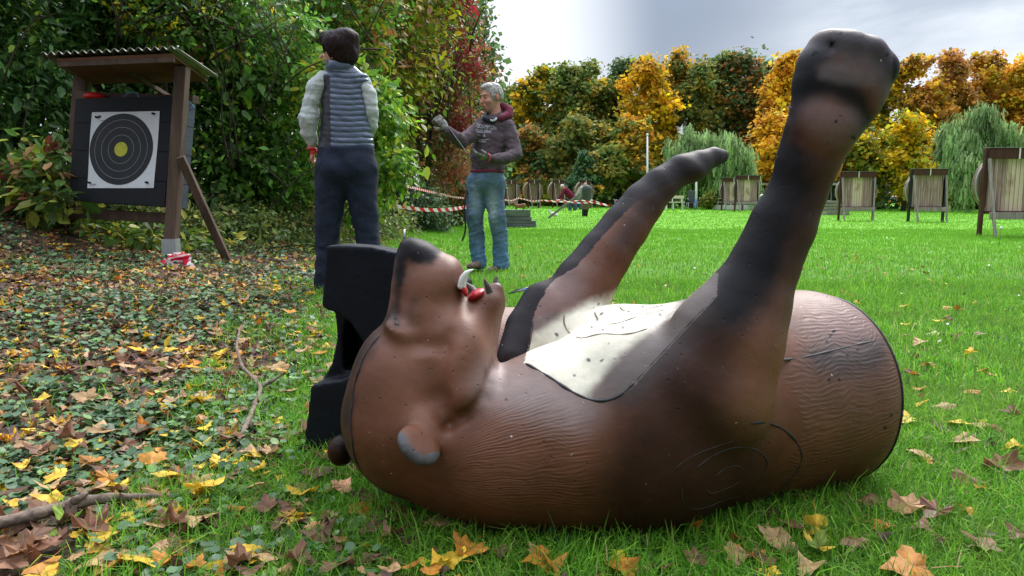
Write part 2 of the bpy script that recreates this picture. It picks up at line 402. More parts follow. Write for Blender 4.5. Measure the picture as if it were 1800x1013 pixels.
# ================================================================== the foam bear
def px_chain(s, pts, k=0.03, sq=None, sub=False):
    s.chain([(at(x, y, Y), r*mpp(x, y, Y)) for x, y, Y, r in pts], k, sub, sq)
def bear():
    h = 0.0055
    s = SDF((-0.62, 0.95, -0.03), (1.15, 2.35, 1.2), h)
    E = at(1470, 676, 1.80); ax = np.array([0.92, 0.39, 0.0])
    # torso
    px_chain(s, [(880, 790, 1.42, 128), (1000, 762, 1.46, 160), (1120, 735, 1.50, 188), (1260, 700, 1.60, 180), (1400, 684, 1.74, 173), (1640, 660, 2.0, 160)], 0.05)
    s.half(E+ax*0.012, ax, 0.13)
    # chest carried high between the forelegs
    s.ell(at(1085, 642, 1.64), (0.155, 0.14, 0.138), roty(-.12), 0.04)
    # lower shoulder bulge that touches the ground
    px_chain(s, [(1000, 782, 1.43, 126), (1120, 786, 1.45, 134)], 0.05)
    # neck and throat up to the head
    px_chain(s, [(745, 745, 1.47, 130), (800, 775, 1.45, 122), (900, 782, 1.43, 132)], 0.045)
    # cranium
    s.ell(at(738, 728, 1.47), (0.156, 0.150, 0.152), None, 0.03)
    s.ell(at(716, 650, 1.46), (0.100, 0.118, 0.105), None, 0.04)
    # snout (upper jaw), pointing up: boxier than it is round
    px_chain(s, [(766, 640, 1.46, 90), (758, 560, 1.46, 70), (753, 505, 1.46, 59), (743, 472, 1.46, 44)], 0.03)
    s.ell(at(782, 500, 1.455), (0.034, 0.058, 0.056), roty(.25), 0.02)
    s.chain([(at(700, 560, 1.46), .018), (at(707, 500, 1.46), .016), (at(712, 450, 1.46), .016)], 0.02, False, ((0, 1, 0), .5))
    s.ell(at(734, 444, 1.46), (0.034, 0.042, 0.026), roty(.35), 0.012)
    s.ell(at(722, 432, 1.455), (0.022, 0.030, 0.016), None, 0.006)
    s.ell(at(744, 425, 1.43), (0.005, 0.012, 0.004), roty(.5), 0.003, True)
    s.chain([(at(729, 426, 1.41), .0035), (at(722, 452, 1.40), .003)], .004, True)
    # lower jaw
    px_chain(s, [(808, 625, 1.46, 62), (836, 568, 1.46, 45), (858, 532, 1.46, 28), (872, 508, 1.46, 13)], 0.020)
    s.ell(at(858, 540, 1.46), (0.030, 0.045, 0.04), roty(.5), 0.015)
    # jowl: one broad smooth plane from the jaw corner to the neck fold
    s.ell(at(806, 640, 1.40), (0.062, 0.085, 0.100), roty(.10), 0.04)
    s.ell(at(822, 685, 1.375), (0.042, 0.075, 0.048), roty(.3), 0.03)
    # soft valley in front of the jowl, fold under the eye
    s.carve([(788, 588), (776, 612), (764, 655), (768, 700), (785, 738)], .012, .04, .004)
    s.carve([(786, 585), (782, 605), (774, 622)], .004, .012, .001)
    s.carve([(712, 590), (735, 603), (760, 606)], .007, .025, .003)
    # mouth: a deep U between upper and lower jaw
    s.chain([(at(829, 513, 1.46), 0.0105), (at(836, 480, 1.46), 0.020), (at(842, 430, 1.46), 0.034)], 0.006, True, ((0, 1, 0), 0.35))
    s.chain([(at(826, 512, 1.46), 0.010), (at(813, 497, 1.46), 0.005)], 0.004, True, ((0, 1, 0), 0.35))
    s.chain([(at(800, 525, 1.378), .0025), (at(815, 530, 1.38), .003), (at(845, 530, 1.388), .0035), (at(868, 512, 1.41), .003)], 0.006, True)
    # eye: a small pinched lid
    s.ell(at(703, 583, 1.39), (0.032, 0.026, 0.012), roty(.5), 0.025)
    s.ell(at(697, 570, 1.360), (0.0095, 0.008, 0.0045), roty(.2), 0.006)
    s.carve([(688, 574), (698, 578), (709, 576)], .0025, .006, 0)
    # fold where the jowl meets the neck
    s.carve([(866, 640), (860, 668), (852, 697), (836, 718), (815, 733), (785, 750)], .0085, .012, -.001)
    s.carve([(790, 745), (775, 755), (768, 770)], .010, .02, .002)
    # near ear: a dish that opens up and to the right
    en = np.array([.52, -.50, .70]); en /= np.linalg.norm(en); e1 = np.cross(en, (0, 1, 0)); e1 /= np.linalg.norm(e1); ER = np.stack([e1, np.cross(en, e1), en], 1); ec = at(737, 783, 1.277)
    s.ell(at(746, 766, 1.325), (0.030, 0.030, 0.036), roty(-.35), 0.03)
    s.ell(ec, (.044, .038, .0135), ER, 0.006); s.ell(ec+en*.014+np.array([.004, 0, .006]), (.030, .026, .009), ER, 0.008, True)
    # far ear
    s.ell(at(600, 792, 1.52), (0.030, 0.035, 0.034), None, 0.02)
    # near foreleg
    N_ = [(1135, 840, 1.42, 74), (1180, 765, 1.385, 102), (1235, 690, 1.385, 124), (1276, 600, 1.39, 96), (1310, 538, 1.40, 78), (1342, 470, 1.405, 61), (1376, 396, 1.41, 57), (1403, 336, 1.41, 49), (1420, 285, 1.40, 52), (1458, 190, 1.385, 84), (1484, 138, 1.375, 80)]
    px_chain(s, N_[:4], 0.018, ((0, 1, 0), 1.25))
    px_chain(s, N_[3:9], 0.03, ((0, 1, 0), 1.2))
    aw = np.array([.93, 0, -.366]); ad = np.array([.366, 0, .93]); AR = np.stack([aw, ad, np.array([0, -1, 0.])], 1); u_ = mpp(1470, 140, 1.38)
    s.chain([(at(1420, 285, 1.40), 50*u_), (at(1438, 240, 1.395), 60*u_), (at(1462, 190, 1.39), 70*u_), (at(1482, 145, 1.39), 76*u_)], 0.02, False, ((0, 1, 0), 1.45))
    s.box(at(1484, 132, 1.39), np.array((80, 64, 40))*u_, AR, 36*u_, 0.020)
    for (x, y, r) in ((1432, 110, 28), (1488, 88, 34), (1524, 96, 32), (1549, 122, 28)):
        s.ell(at(x, y, 1.385), np.array((1, 1.3, 1.0))*r*u_, None, 0.012)
    s.chain([(at(1461, 66, 1.37), .003), (at(1463, 92, 1.345), .003)], .008, True)
    # heel pad, and the dip between it and the toes
    s.ell(at(1452, 222, 1.366), (0.050, 0.022, 0.036), roty(.2), 0.03)
    s.chain([(at(1415, 160, 1.331), .003), (at(1470, 172, 1.322), .004), (at(1525, 200, 1.331), .003)], 0.03, True)
    # far foreleg
    px_chain(s, [(955, 612, 1.72, 58), (990, 560, 1.76, 62), (1026, 502, 1.79, 54), (1062, 450, 1.82, 46), (1098, 400, 1.85, 41), (1130, 358, 1.87, 36), (1160, 326, 1.88, 30), (1195, 300, 1.90, 25), (1228, 288, 1.92, 22), (1254, 276, 1.94, 16), (1268, 275, 1.95, 12.5)], 0.03)
    s.ell(at(1210, 298, 1.91), (0.042, .05, 0.028), roty(.35), 0.02)
    # far shoulder
    px_chain(s, [(905, 632, 1.66, 34), (922, 575, 1.72, 32), (950, 530, 1.76, 34)], 0.03)
    # chest plane: flatten what stands above the cream panel
    g1, g2, g3 = at(922, 640, 1.50), at(1235, 506, 1.80), at(1060, 702, 1.37)
    s.noise(0.0016, 2.2, 3)
    V, Q = s.surf()
    V = relax(V, Q, 3, 0.5)
    # one level of subdivision by hand so that painted edges are crisp
    n = len(V); e = np.concatenate([Q[:, [0, 1]], Q[:, [1, 2]], Q[:, [2, 3]], Q[:, [3, 0]]]); e.sort(1)
    ue, inv = np.unique(e[:, 0]*n+e[:, 1], return_inverse=True); m = len(Q)
    ev = (V[ue//n]+V[ue % n])/2; fc = V[Q].mean(1); ei = n+inv.reshape(4, m).T; fi = n+len(ue)+np.arange(m)
    Vs = np.concatenate([V, ev, fc])
    Qs = np.concatenate([np.stack([Q[:, i], ei[:, i], fi, ei[:, i-1]], 1) for i in range(4)])
    V = relax(Vs, Qs, 1, 0.5); Q = Qs
    return V, Q, E, ax
BV, BQ, BE, BAX = bear()
bvh = BVHTree.FromPolygons([tuple(v) for v in BV[:0]] or BV.tolist(), BQ.tolist())
def hit(px, py, tree=None, back=0):
    d = Vector(at(px, py, 2.0))-Vector((0, 0, CAMZ)); d.normalize(); o = Vector((0, 0, CAMZ))
    r = (tree or bvh).ray_cast(o, d)
    return None if r[0] is None else (np.array(r[0]), np.array(r[1]))
PITS = [(1432, 92), (1429, 96), (1437, 93), (1478, 58), (1517, 63), (1560, 96), (1572, 112), (1498, 240), (1501, 243), (1495, 242), (1404, 269), (1470, 214), (920, 572), (949, 538), (978, 588), (1035, 633), (1058, 634), (991, 612), (1070, 604), (1060, 580), (1010, 660),
        (1057, 552), (1063, 555), (1052, 535), (1080, 580), (1105, 548), (1130, 540), (1160, 552), (1050, 563), (962, 560), (1000, 578), (1040, 575), (1095, 575), (1460, 590), (1466, 582), (1453, 600), (1490, 625), (1508, 615), (1458, 668), (1475, 668), (1560, 700), (1567, 730), (1556, 752), (770, 620), (833, 592), (627, 712), (777, 690), (695, 560), (890, 703), (1235, 605), (1160, 855)]
def paint_bear():
    p = proj(BV); n = len(BV); Yd = BV[:, 1]
    nz = fbm(BV, 4, 1, 4); nf = fbm(BV, 22, 2, 3)
    base = np.array([0.090, 0.029, 0.0115]); dk = np.array([0.007, 0.007, 0.009]); cr = np.array([0.50, 0.46, 0.36])
    col = np.tile(base, (n, 1))*(1+0.16*nz+0.07*nf)[:, None]
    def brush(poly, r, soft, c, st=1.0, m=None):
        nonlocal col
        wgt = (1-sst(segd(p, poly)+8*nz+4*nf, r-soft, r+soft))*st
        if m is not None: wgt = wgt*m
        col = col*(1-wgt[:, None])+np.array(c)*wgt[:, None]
    near = Yd < 1.66
    red = (0.175, 0.060, 0.027)
    brush([(740, 500), (780, 560), (820, 620), (740, 680)], 80, 60, (.16, .060, .031), .75, near)
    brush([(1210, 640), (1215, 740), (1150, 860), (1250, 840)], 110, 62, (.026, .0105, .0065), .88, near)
    brush([(880, 800), (1000, 780)], 60, 60, red, .40, near)
    brush([(1370, 600), (1330, 700)], 50, 50, (0.20, .075, .035), .5, near)
    brush([(1440, 700), (1560, 700)], 60, 50, (.105, .042, .021), .8, Yd > 1.4)
    brush([(880, 675), (960, 695), (1010, 720)], 42, 38, (0.19, .14, .13), .8, near)  # sky sheen along the top of the neck, painted in as pale grey
    # back of the head, seam side
    brush([(700, 480), (695, 540), (650, 590), (607, 660), (596, 760), (625, 850), (720, 900)], 14, 14, dk, .75)
    brush([(705, 450), (697, 560)], 10, 8, (0.03, .015, .012), .9)
    brush([(725, 530), (722, 560)], 12, 14, (0.05, .02, .012), .6)
    brush([(712, 425), (730, 430), (742, 430)], 31, 8, dk, .97)
    brush([(704, 440), (703, 500)], 8, 6, dk, .9)
    brush([(696, 568), (700, 570)], 7, 5, (0.05, .04, .04), .6, near)
    brush([(868, 492), (882, 496)], 9, 5, (0.06, .05, .05), .8, near)
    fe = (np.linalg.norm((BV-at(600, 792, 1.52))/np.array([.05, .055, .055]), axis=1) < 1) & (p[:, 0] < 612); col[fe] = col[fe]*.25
    # near foreleg dark inner side
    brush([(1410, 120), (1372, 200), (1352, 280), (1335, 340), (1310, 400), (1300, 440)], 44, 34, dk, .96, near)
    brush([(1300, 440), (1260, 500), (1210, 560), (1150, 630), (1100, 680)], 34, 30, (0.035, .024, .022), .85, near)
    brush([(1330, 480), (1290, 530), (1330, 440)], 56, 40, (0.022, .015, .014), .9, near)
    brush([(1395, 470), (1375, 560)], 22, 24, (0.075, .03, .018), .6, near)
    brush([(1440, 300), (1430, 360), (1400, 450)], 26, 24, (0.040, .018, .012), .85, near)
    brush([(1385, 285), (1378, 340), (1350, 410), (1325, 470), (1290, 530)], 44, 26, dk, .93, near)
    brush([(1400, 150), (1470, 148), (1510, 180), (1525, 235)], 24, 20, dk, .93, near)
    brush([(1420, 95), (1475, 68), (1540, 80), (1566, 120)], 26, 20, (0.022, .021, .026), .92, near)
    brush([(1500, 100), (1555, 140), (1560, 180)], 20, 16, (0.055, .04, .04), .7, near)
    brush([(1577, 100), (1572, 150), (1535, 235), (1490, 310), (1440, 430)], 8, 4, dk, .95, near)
    brush([(1445, 208), (1485, 222)], 26, 28, (0.13, .075, .068), .8, near)
    brush([(1455, 125), (1525, 140)], 12, 12, (0.10, .07, .07), .7, near)
    brush([(1100, 480), (1230, 470)], 1, 1, base, 0)
    # rump patches
    brush([(1450, 625), (1530, 620)], 30, 26, (0.035, .032, .034), .75, Yd > 1.4)
    brush([(1440, 560), (1500, 570)], 40, 30, (0.17, .10, .085), .8, Yd > 1.45)
    # far foreleg
    far = (Yd > 1.62) & (p[:, 1] < 660) & (p[:, 0] < 1300) & (p[:, 0] > 850)
    seam = [(925, 640), (937, 562), (948, 530), (975, 490), (1012, 470), (1060, 415), (1110, 362), (1150, 332), (1190, 318), (1240, 300), (1290, 285)]
    side = np.zeros(n, bool)
    poly = seam+[(1300, 180), (800, 180), (800, 660)]
    ins = inpoly(p+np.stack([1.3*nf, 1.3*nf], 1), poly)
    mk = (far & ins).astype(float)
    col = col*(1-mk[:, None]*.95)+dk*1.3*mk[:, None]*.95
    brush([(1140, 345), (1200, 325), (1275, 285)], 26, 16, (0.025, .02, .02), .85, far)
    brush([(1100, 420), (1130, 370)], 18, 16, (0.05, .03, .026), .7, far)
    brush([(960, 525), (1000, 510)], 40, 30, (0.19, .12, .11), .55, far & ~ins)
    # cream panel
    panel = [(937, 562), (933, 600), (920, 638), (960, 661), (1000, 685), (1040, 704), (1078, 702), (1110, 684), (1160, 628), (1215, 570), (1260, 522), (1262, 480), (1200, 470), (1075, 505), (1000, 535)]
    inp = inpoly(p, panel) & (p[:, 1] > 480)
    up = sst(Yd, 1.30, 1.34)
    edge = segd(p, [(1250, 492), (1150, 590), (1095, 640), (1050, 690), (1040, 706)])
    sidew = inpoly(p, [(1250, 492), (1150, 590), (1095, 640), (1050, 690), (1035, 710), (880, 720), (880, 480), (1100, 440)])
    wgt = np.where(sidew, 1.0, 0.0)*sst(edge+5*nz+3*nf, 2, 24)
    wgt = wgt*sst(p[:, 1]-np.interp(p[:, 0], [930, 965, 1000, 1050, 1110, 1250], [598, 572, 550, 530, 508, 470])+5*nf+5*nz, -16, 14)
    wgt = np.where(inp, wgt, 0)
    grey = np.array([0.10, .075, .065])
    inp &= (p[:, 1] > np.interp(p[:, 0], [930, 990, 1050, 1110, 1250], [545, 530, 516, 500, 470])) | (Yd < 1.66)
    lo_ = (inp & sst(-p[:, 1]+548, 0, 1).astype(bool) & (Yd > 1.62))
    col = np.where((inp & ~lo_)[:, None], col*.35+grey*.65, col)
    col = col*(1-wgt[:, None])+(cr*(1+0.05*nz+0.03*nf)[:, None])*wgt[:, None]
    # ear cup
    ear = inpoly(p, [(697, 758), (712, 764), (722, 786), (742, 800), (772, 793), (780, 800), (775, 832), (700, 838), (688, 790)]) & (Yd < 1.29)
    col = np.where(ear[:, None], np.array([0.055, .051, .052])*(1+.3*nf)[:, None], col)
    # end rim and hidden end
    ed = np.abs((BV-BE)@BAX)
    rim = ((BV-BE)@BAX > -0.022)
    col = np.where(rim[:, None], dk*1.2, col)
    for x, y in PITS:
        q = (p-np.array((x, y)))@np.array([[1, .4*math.sin(x)], [.4*math.cos(y), 1]])
        dd = np.linalg.norm(q, axis=1)+2.0*nf; sz = (1.5 if x > 1250 or x < 900 else 1.0)+1.5*abs(math.sin(x*1.7+y))**2
        mm = (1-sst(dd, sz-1.2, sz+1.2))*.9; col = col*(1-mm[:, None])+dk*mm[:, None]
    # combed-fur mask and coordinates along / around the body
    a0 = at(880, 790, 1.42); a1 = BE; d = (a1-a0)/np.linalg.norm(a1-a0)
    q = BV-a0; u = q@d; side_ = np.cross(d, (0, 0, 1)); side_ /= np.linalg.norm(side_); upv = np.cross(side_, d)
    ang = np.arctan2(q@upv, -(q@side_)); ang = np.where(ang < -2.2, ang+6.283, ang)
    fc = np.stack([u, ang*0.2, np.zeros(n)], 1)
    rump = inpoly(p, [(1410, 480), (1385, 620), (1340, 730), (1290, 800), (1240, 930), (1700, 930), (1700, 480)]) & (Yd > 1.4)
    neck = inpoly(p, [(860, 700), (960, 670), (1050, 720), (1060, 800), (1050, 925), (700, 925), (760, 850), (800, 770)])
    mf = np.maximum(rump, neck*sst(-segd(p, [(1070, 640), (1080, 930)]), -70, -10)*0+neck*(1.0))
    mf = mf.astype(float)
    pn = [(860, 700), (960, 670), (1050, 720), (1075, 800), (1060, 925), (700, 925), (760, 850), (800, 770)]; pr = [(1410, 480), (1385, 620), (1340, 730), (1290, 800), (1240, 930), (1700, 930), (1700, 480)]
    mf = np.maximum(rump*sst(segd(p, pr[:5]), 2, 22), neck*sst(segd(p, pn+[pn[0]]), 0, 60)*1.0)
    # soften the mask
    e = np.concatenate([BQ[:, [0, 1]], BQ[:, [1, 2]], BQ[:, [2, 3]], BQ[:, [3, 0]]])
    for _ in range(4):
        s_ = np.bincount(e[:, 0], mf[e[:, 1]], n)+np.bincount(e[:, 1], mf[e[:, 0]], n)
        c = np.bincount(e[:, 0], minlength=n)+np.bincount(e[:, 1], minlength=n); mf = s_/np.maximum(c, 1)
    return np.clip(col, 0.003, 1), fc, mf
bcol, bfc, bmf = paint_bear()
def bear_mat():
    m, t, b = bsdf('painted_foam'); L = t.links.new
    ca = N(t, 'ShaderNodeAttribute', attribute_name='Col'); fa = N(t, 'ShaderNodeAttribute', attribute_name='furco'); ma = N(t, 'ShaderNodeAttribute', attribute_name='furmask')
    tc = N(t, 'ShaderNodeTexCoord')
    mp = N(t, 'ShaderNodeMapping'); mp.inputs['Scale'].default_value = (0.28, 1, 1); L(fa.outputs['Vector'], mp.inputs['Vector'])
    # slow bend of the combed lines
    n0 = N(t, 'ShaderNodeTexNoise'); n0.inputs['Scale'].default_value = 7; n0.inputs['Detail'].default_value = 2; L(fa.outputs['Vector'], n0.inputs['Vector'])
    n1 = N(t, 'ShaderNodeTexNoise'); n1.inputs['Scale'].default_value = 26; n1.inputs['Detail'].default_value = 3; L(mp.outputs['Vector'], n1.inputs['Vector'])
    def mth(op, a, b_):
        x = N(t, 'ShaderNodeMath', operation=op)
        for i, v in enumerate((a, b_)):
            if isinstance(v, (int, float)): x.inputs[i].default_value = v
            else: L(v, x.inputs[i])
        return x.outputs[0]
    sep = N(t, 'ShaderNodeSeparateXYZ'); L(fa.outputs['Vector'], sep.inputs[0])
    ph = mth('ADD', mth('MULTIPLY', sep.outputs['Y'], 2*math.pi/0.0078), mth('ADD', mth('MULTIPLY', n0.outputs['Fac'], 26), mth('MULTIPLY', n1.outputs['Fac'], 11)))
    wv = mth('SINE', ph, 0)
    nm = N(t, 'ShaderNodeTexNoise'); nm.inputs['Scale'].default_value = 14; L(mp.outputs['Vector'], nm.inputs['Vector'])
    amp = N(t, 'ShaderNodeMapRange'); amp.inputs['From Min'].default_value = .35; amp.inputs['From Max'].default_value = .6; L(nm.outputs['Fac'], amp.inputs['Value'])
    wv = mth('MULTIPLY', mth('MULTIPLY', wv, mth('ADD', amp.outputs['Result'], 0.35)), ma.outputs['Fac'])
    m2 = N(t, 'ShaderNodeMapping'); m2.inputs['Scale'].default_value = (0.075, 1, 1)
    bend = N(t, 'ShaderNodeVectorMath', operation='ADD'); cb = N(t, 'ShaderNodeCombineXYZ'); L(mth('MULTIPLY', n0.outputs['Fac'], 0.11), cb.inputs['Y']); L(fa.outputs['Vector'], bend.inputs[0]); L(cb.outputs[0], bend.inputs[1]); L(bend.outputs[0], m2.inputs['Vector'])
    ns = N(t, 'ShaderNodeTexNoise'); ns.inputs['Scale'].default_value = 150; ns.inputs['Detail'].default_value = 3; ns.inputs['Roughness'].default_value = .55; L(m2.outputs['Vector'], ns.inputs['Vector'])
    streak = mth('MULTIPLY', mth('SUBTRACT', ns.outputs['Fac'], 0.5), mth('MULTIPLY', ma.outputs['Fac'], 0.85))
    wv = mth('ADD', mth('MULTIPLY', wv, 0.065), streak)
    nb = N(t, 'ShaderNodeTexNoise'); nb.inputs['Scale'].default_value = 38; nb.inputs['Detail'].default_value = 5; L(tc.outputs['Object'], nb.inputs['Vector'])
    vo = N(t, 'ShaderNodeTexVoronoi'); vo.inputs['Scale'].default_value = 34; L(tc.outputs['Object'], vo.inputs['Vector'])
    pit = N(t, 'ShaderNodeMapRange'); pit.inputs['From Min'].default_value = .05; pit.inputs['From Max'].default_value = .11; L(vo.outputs['Distance'], pit.inputs['Value'])
    ht = mth('ADD', mth('MULTIPLY', wv, 1.0), mth('ADD', mth('MULTIPLY', nb.outputs['Fac'], 0.5), mth('MULTIPLY', pit.outputs['Result'], 0.25)))
    bp = N(t, 'ShaderNodeBump'); bp.inputs['Strength'].default_value = 0.8; bp.inputs['Distance'].default_value = 0.0035
    L(ht, bp.inputs['Height']); L(bp.outputs['Normal'], b.inputs['Normal'])
    # worn paint: mottling and a few dark pits
    n3 = N(t, 'ShaderNodeTexNoise'); n3.inputs['Scale'].default_value = 11; n3.inputs['Detail'].default_value = 7; n3.inputs['Roughness'].default_value = .7; L(tc.outputs['Object'], n3.inputs['Vector'])
    mr = N(t, 'ShaderNodeMapRange'); mr.inputs['From Min'].default_value = .3; mr.inputs['From Max'].default_value = .7; mr.inputs['To Min'].default_value = .78; mr.inputs['To Max'].default_value = 1.22; L(n3.outputs['Fac'], mr.inputs['Value'])
    pm_ = mth('MULTIPLY', mr.outputs['Result'], mth('ADD', mth('MULTIPLY', pit.outputs['Result'], 0.35), 0.65))
    vx = N(t, 'ShaderNodeVectorMath', operation='SCALE'); L(ca.outputs['Color'], vx.inputs[0]); L(pm_, vx.inputs['Scale'])
    # pale scuffs
    v2 = N(t, 'ShaderNodeTexNoise'); v2.inputs['Scale'].default_value = 75; v2.inputs['Detail'].default_value = 3; L(tc.outputs['Object'], v2.inputs['Vector'])
    sc = N(t, 'ShaderNodeMapRange'); sc.inputs['From Min'].default_value = .74; sc.inputs['From Max'].default_value = .78; L(v2.outputs['Fac'], sc.inputs['Value'])
    mx = N(t, 'ShaderNodeMix', data_type='RGBA'); L(sc.outputs['Result'], mx.inputs['Factor']); L(vx.outputs['Vector'], mx.inputs[6]); mx.inputs[7].default_value = (.5, .45, .4, 1)
    L(mx.outputs[2], b.inputs['Base Color'])
    rr = N(t, 'ShaderNodeMapRange'); rr.inputs['To Min'].default_value = .42; rr.inputs['To Max'].default_value = .66; L(n3.outputs['Fac'], rr.inputs['Value']); L(rr.outputs['Result'], b.inputs['Roughness'])
    lum = N(t, 'ShaderNodeRGBToBW'); L(ca.outputs['Color'], lum.inputs[0]); sp = N(t, 'ShaderNodeMapRange'); sp.inputs['From Min'].default_value = .01; sp.inputs['From Max'].default_value = .05; sp.inputs['To Min'].default_value = .12; sp.inputs['To Max'].default_value = .38
    L(lum.outputs[0], sp.inputs['Value']); L(sp.outputs['Result'], b.inputs['Specular IOR Level'])
    return m
root = empty('foam_bear', (at(1100, 930, 1.45)[0], 1.5, 0), 'large brown foam bear lying on its back, mouth open and forelegs raised', 'foam animal')
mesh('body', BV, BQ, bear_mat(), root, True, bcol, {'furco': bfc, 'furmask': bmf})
blk = plain('black_seam_paint', (0.010, 0.010, 0.012), 0.5)
def on_surf(pts, tree=None, inn=0.0, dens=6, ymax=9):
    """a polyline laid over the surface it falls on"""
    P = []; pts = np.array(pts, float)
    for a, b in zip(pts[:-1], pts[1:]):
        k = max(2, int(np.linalg.norm(b-a)/dens))
        for i in range(k): P.append(a+(b-a)*i/k)
    P.append(pts[-1]); out = []
    P = np.array(P)
    for _ in range(3): P[1:-1] = (P[:-2]+2*P[1:-1]+P[2:])/4
    for q in P:
        r = hit(q[0], q[1], tree)
        if r is None or r[0][1] > ymax: continue
        out.append(r[0]-r[1]*inn)
    return np.array(out)
def seam(name, pts, r, mat, inn=0.4, parent=root, ymax=9, tree=None, lab=None):
    P = on_surf(pts, tree, inn*r, ymax=ymax)
    if len(P) < 3: return
    P[1:-1] = (P[:-2]+P[1:-1]*2+P[2:])/4
    R = np.full(len(P), r)*(0.8+0.3*np.sin(np.arange(len(P))*0.9)*np.sin(np.arange(len(P))*.37)); R[0] *= .4; R[-1] *= .4
    o = MB().tube(P, R, 6).build(name, mat, parent, True)
    if lab: o['label'] = lab
seam('seam', [(922, 638), (945, 650), (975, 668), (1000, 686), (1030, 701), (1052, 706), (1075, 703), (1098, 690), (1115, 672)], 0.0042, blk, .3)
seam('seam', [(938, 560), (935, 590), (929, 618), (921, 637)], 0.0018, blk, .3)
seam('seam', [(1115, 672), (1145, 640), (1180, 603), (1220, 560), (1258, 520)], 0.0016, blk, .5)
seam('seam', [(1370, 634), (1410, 629), (1450, 620), (1500, 607), (1545, 598)], 0.0032, blk, .5, ymax=2)
groove = plain('groove_brown', (0.02, 0.012, 0.010), 0.7)  # dark brown for the thin tubes laid along the carved lines
seam('groove', [(1318, 745), (1345, 741), (1375, 752), (1400, 774), (1411, 795), (1408, 820), (1390, 842), (1368, 862)], 0.0036, groove, .3)
seam('groove', [(1222, 825), (1250, 803), (1285, 787), (1310, 786), (1330, 790), (1350, 805), (1351, 822), (1340, 838), (1330, 848)], 0.0026, groove, .3)
seam('groove', [(1200, 860), (1196, 880), (1205, 893), (1225, 897), (1250, 890), (1270, 880), (1300, 872)], 0.0022, groove, .3)
seam('groove', [(1255, 840), (1275, 822), (1295, 817), (1308, 822), (1310, 835), (1300, 850), (1270, 862), (1245, 872), (1242, 860)], 0.0020, groove, .3)
seam('groove', [(1185, 828), (1200, 812), (1230, 796), (1260, 785), (1295, 775)], 0.0020, groove, .3)
seam('groove', [(1122, 925), (1120, 908), (1130, 890), (1145, 875)], 0.0020, groove, .3)
tan = plain('cut_line', (0.13, 0.10, 0.07), 0.7)
seam('groove', [(992, 552), (989, 570), (998, 583), (1008, 593), (1022, 597), (1040, 590), (1060, 586), (1090, 589), (1115, 586), (1140, 577)], 0.0021, tan, .3)
seam('groove', [(1043, 540), (1045, 555), (1055, 568), (1070, 572), (1095, 566), (1130, 553), (1170, 545)], 0.0021, tan, .3)
seam('groove', [(1088, 533), (1088, 543), (1100, 550), (1120, 550), (1150, 540), (1178, 535), (1170, 528)], 0.0018, tan, .3)
# seam down the middle of the head and over the back of the near paw
seam('seam', [(668, 588), (640, 625), (622, 680), (616, 740), (622, 800), (640, 842), (680, 880)], 0.0036, blk, .1)
# rim flange round the flat end of the body
def rim_ring():
    best = []; c = BE-BAX*.035; side_ = np.cross(BAX, (0, 0, 1)); side_ /= np.linalg.norm(side_); up = np.cross(side_, BAX)
    for k in range(72):
        a = 2*math.pi*k/72; d = math.cos(a)*side_+math.sin(a)*up
        o = c-BAX*0.012+d*0.6; r = bvh.ray_cast(Vector(o), Vector(-d))
        if r[0] is not None and (Vector(r[0])-Vector(c)).length < .4: best.append(np.array(r[0])+d*0.001)
    best.append(best[0]); return np.array(best)
MB().tube(rim_ring(), 0.0032, 6).build('rim', blk, root, True)
# teeth and tongue
ivory = pm('worn_tooth_white', (0.80, 0.80, 0.78), (0.6, 0.58, 0.55), 30, 0.35, 0.1); dtooth = pm('dark_tooth', (0.14, 0.11, 0.11), (0.05, .04, .04), 60, 0.5, 0.2)
def fang(pts, rs, mat, lab, Y=1.44):
    P = np.array([at(x, y, yy) for x, y, yy in pts]); R = np.array([r*mpp(0, 480, 1.44) for r in rs])
    # smooth the curve
    t = np.linspace(0, len(P)-1, 14); Pi = np.stack([np.interp(t, range(len(P)), P[:, j]) for j in range(3)], 1); Ri = np.interp(t, range(len(R)), R)
    for _ in range(2): Pi[1:-1] = (Pi[:-2]+2*Pi[1:-1]+Pi[2:])/4
    o = MB().tube(Pi, Ri, 12).build('tooth', mat, root, True); o['label'] = lab
fang([(811, 506, 1.41), (814, 490, 1.405), (820, 479, 1.40), (832, 474, 1.40)], [7.5, 7, 4.2, 1.0], ivory, 'long white upper fang')
fang([(838, 520, 1.46), (830, 508, 1.47), (818, 497, 1.48)], [8, 6.5, 1.5], dtooth, 'dark grey tooth deep in the mouth')
fang([(861, 514, 1.41), (856, 502, 1.405), (851, 490, 1.40)], [6.5, 5, 1.2], dtooth, 'short dark lower tooth')
fang([(874, 503, 1.47), (871, 494, 1.47), (873, 486, 1.47)], [6, 5, 2], dtooth, 'dark lower tooth at the jaw tip')
red = pm('mouth_red', (0.45, 0.012, 0.015), (0.25, 0.005, 0.01), 40, 0.3, 0.2)
MB().ell(at(838, 518, 1.45), (0.020, 0.03, 0.010), roty(-.5)).build('tongue', red, root, True)
MB().ell(at(816, 508, 1.42), (0.006, 0.02, 0.016), roty(-.3)).build('gum', red, root, True)
MB().tube([at(711, 428, 1.5), at(711, 403, 1.5)], 0.0022, 8).build('pin', plain('steel', (0.5, .5, .5), .3, 1), root, True)
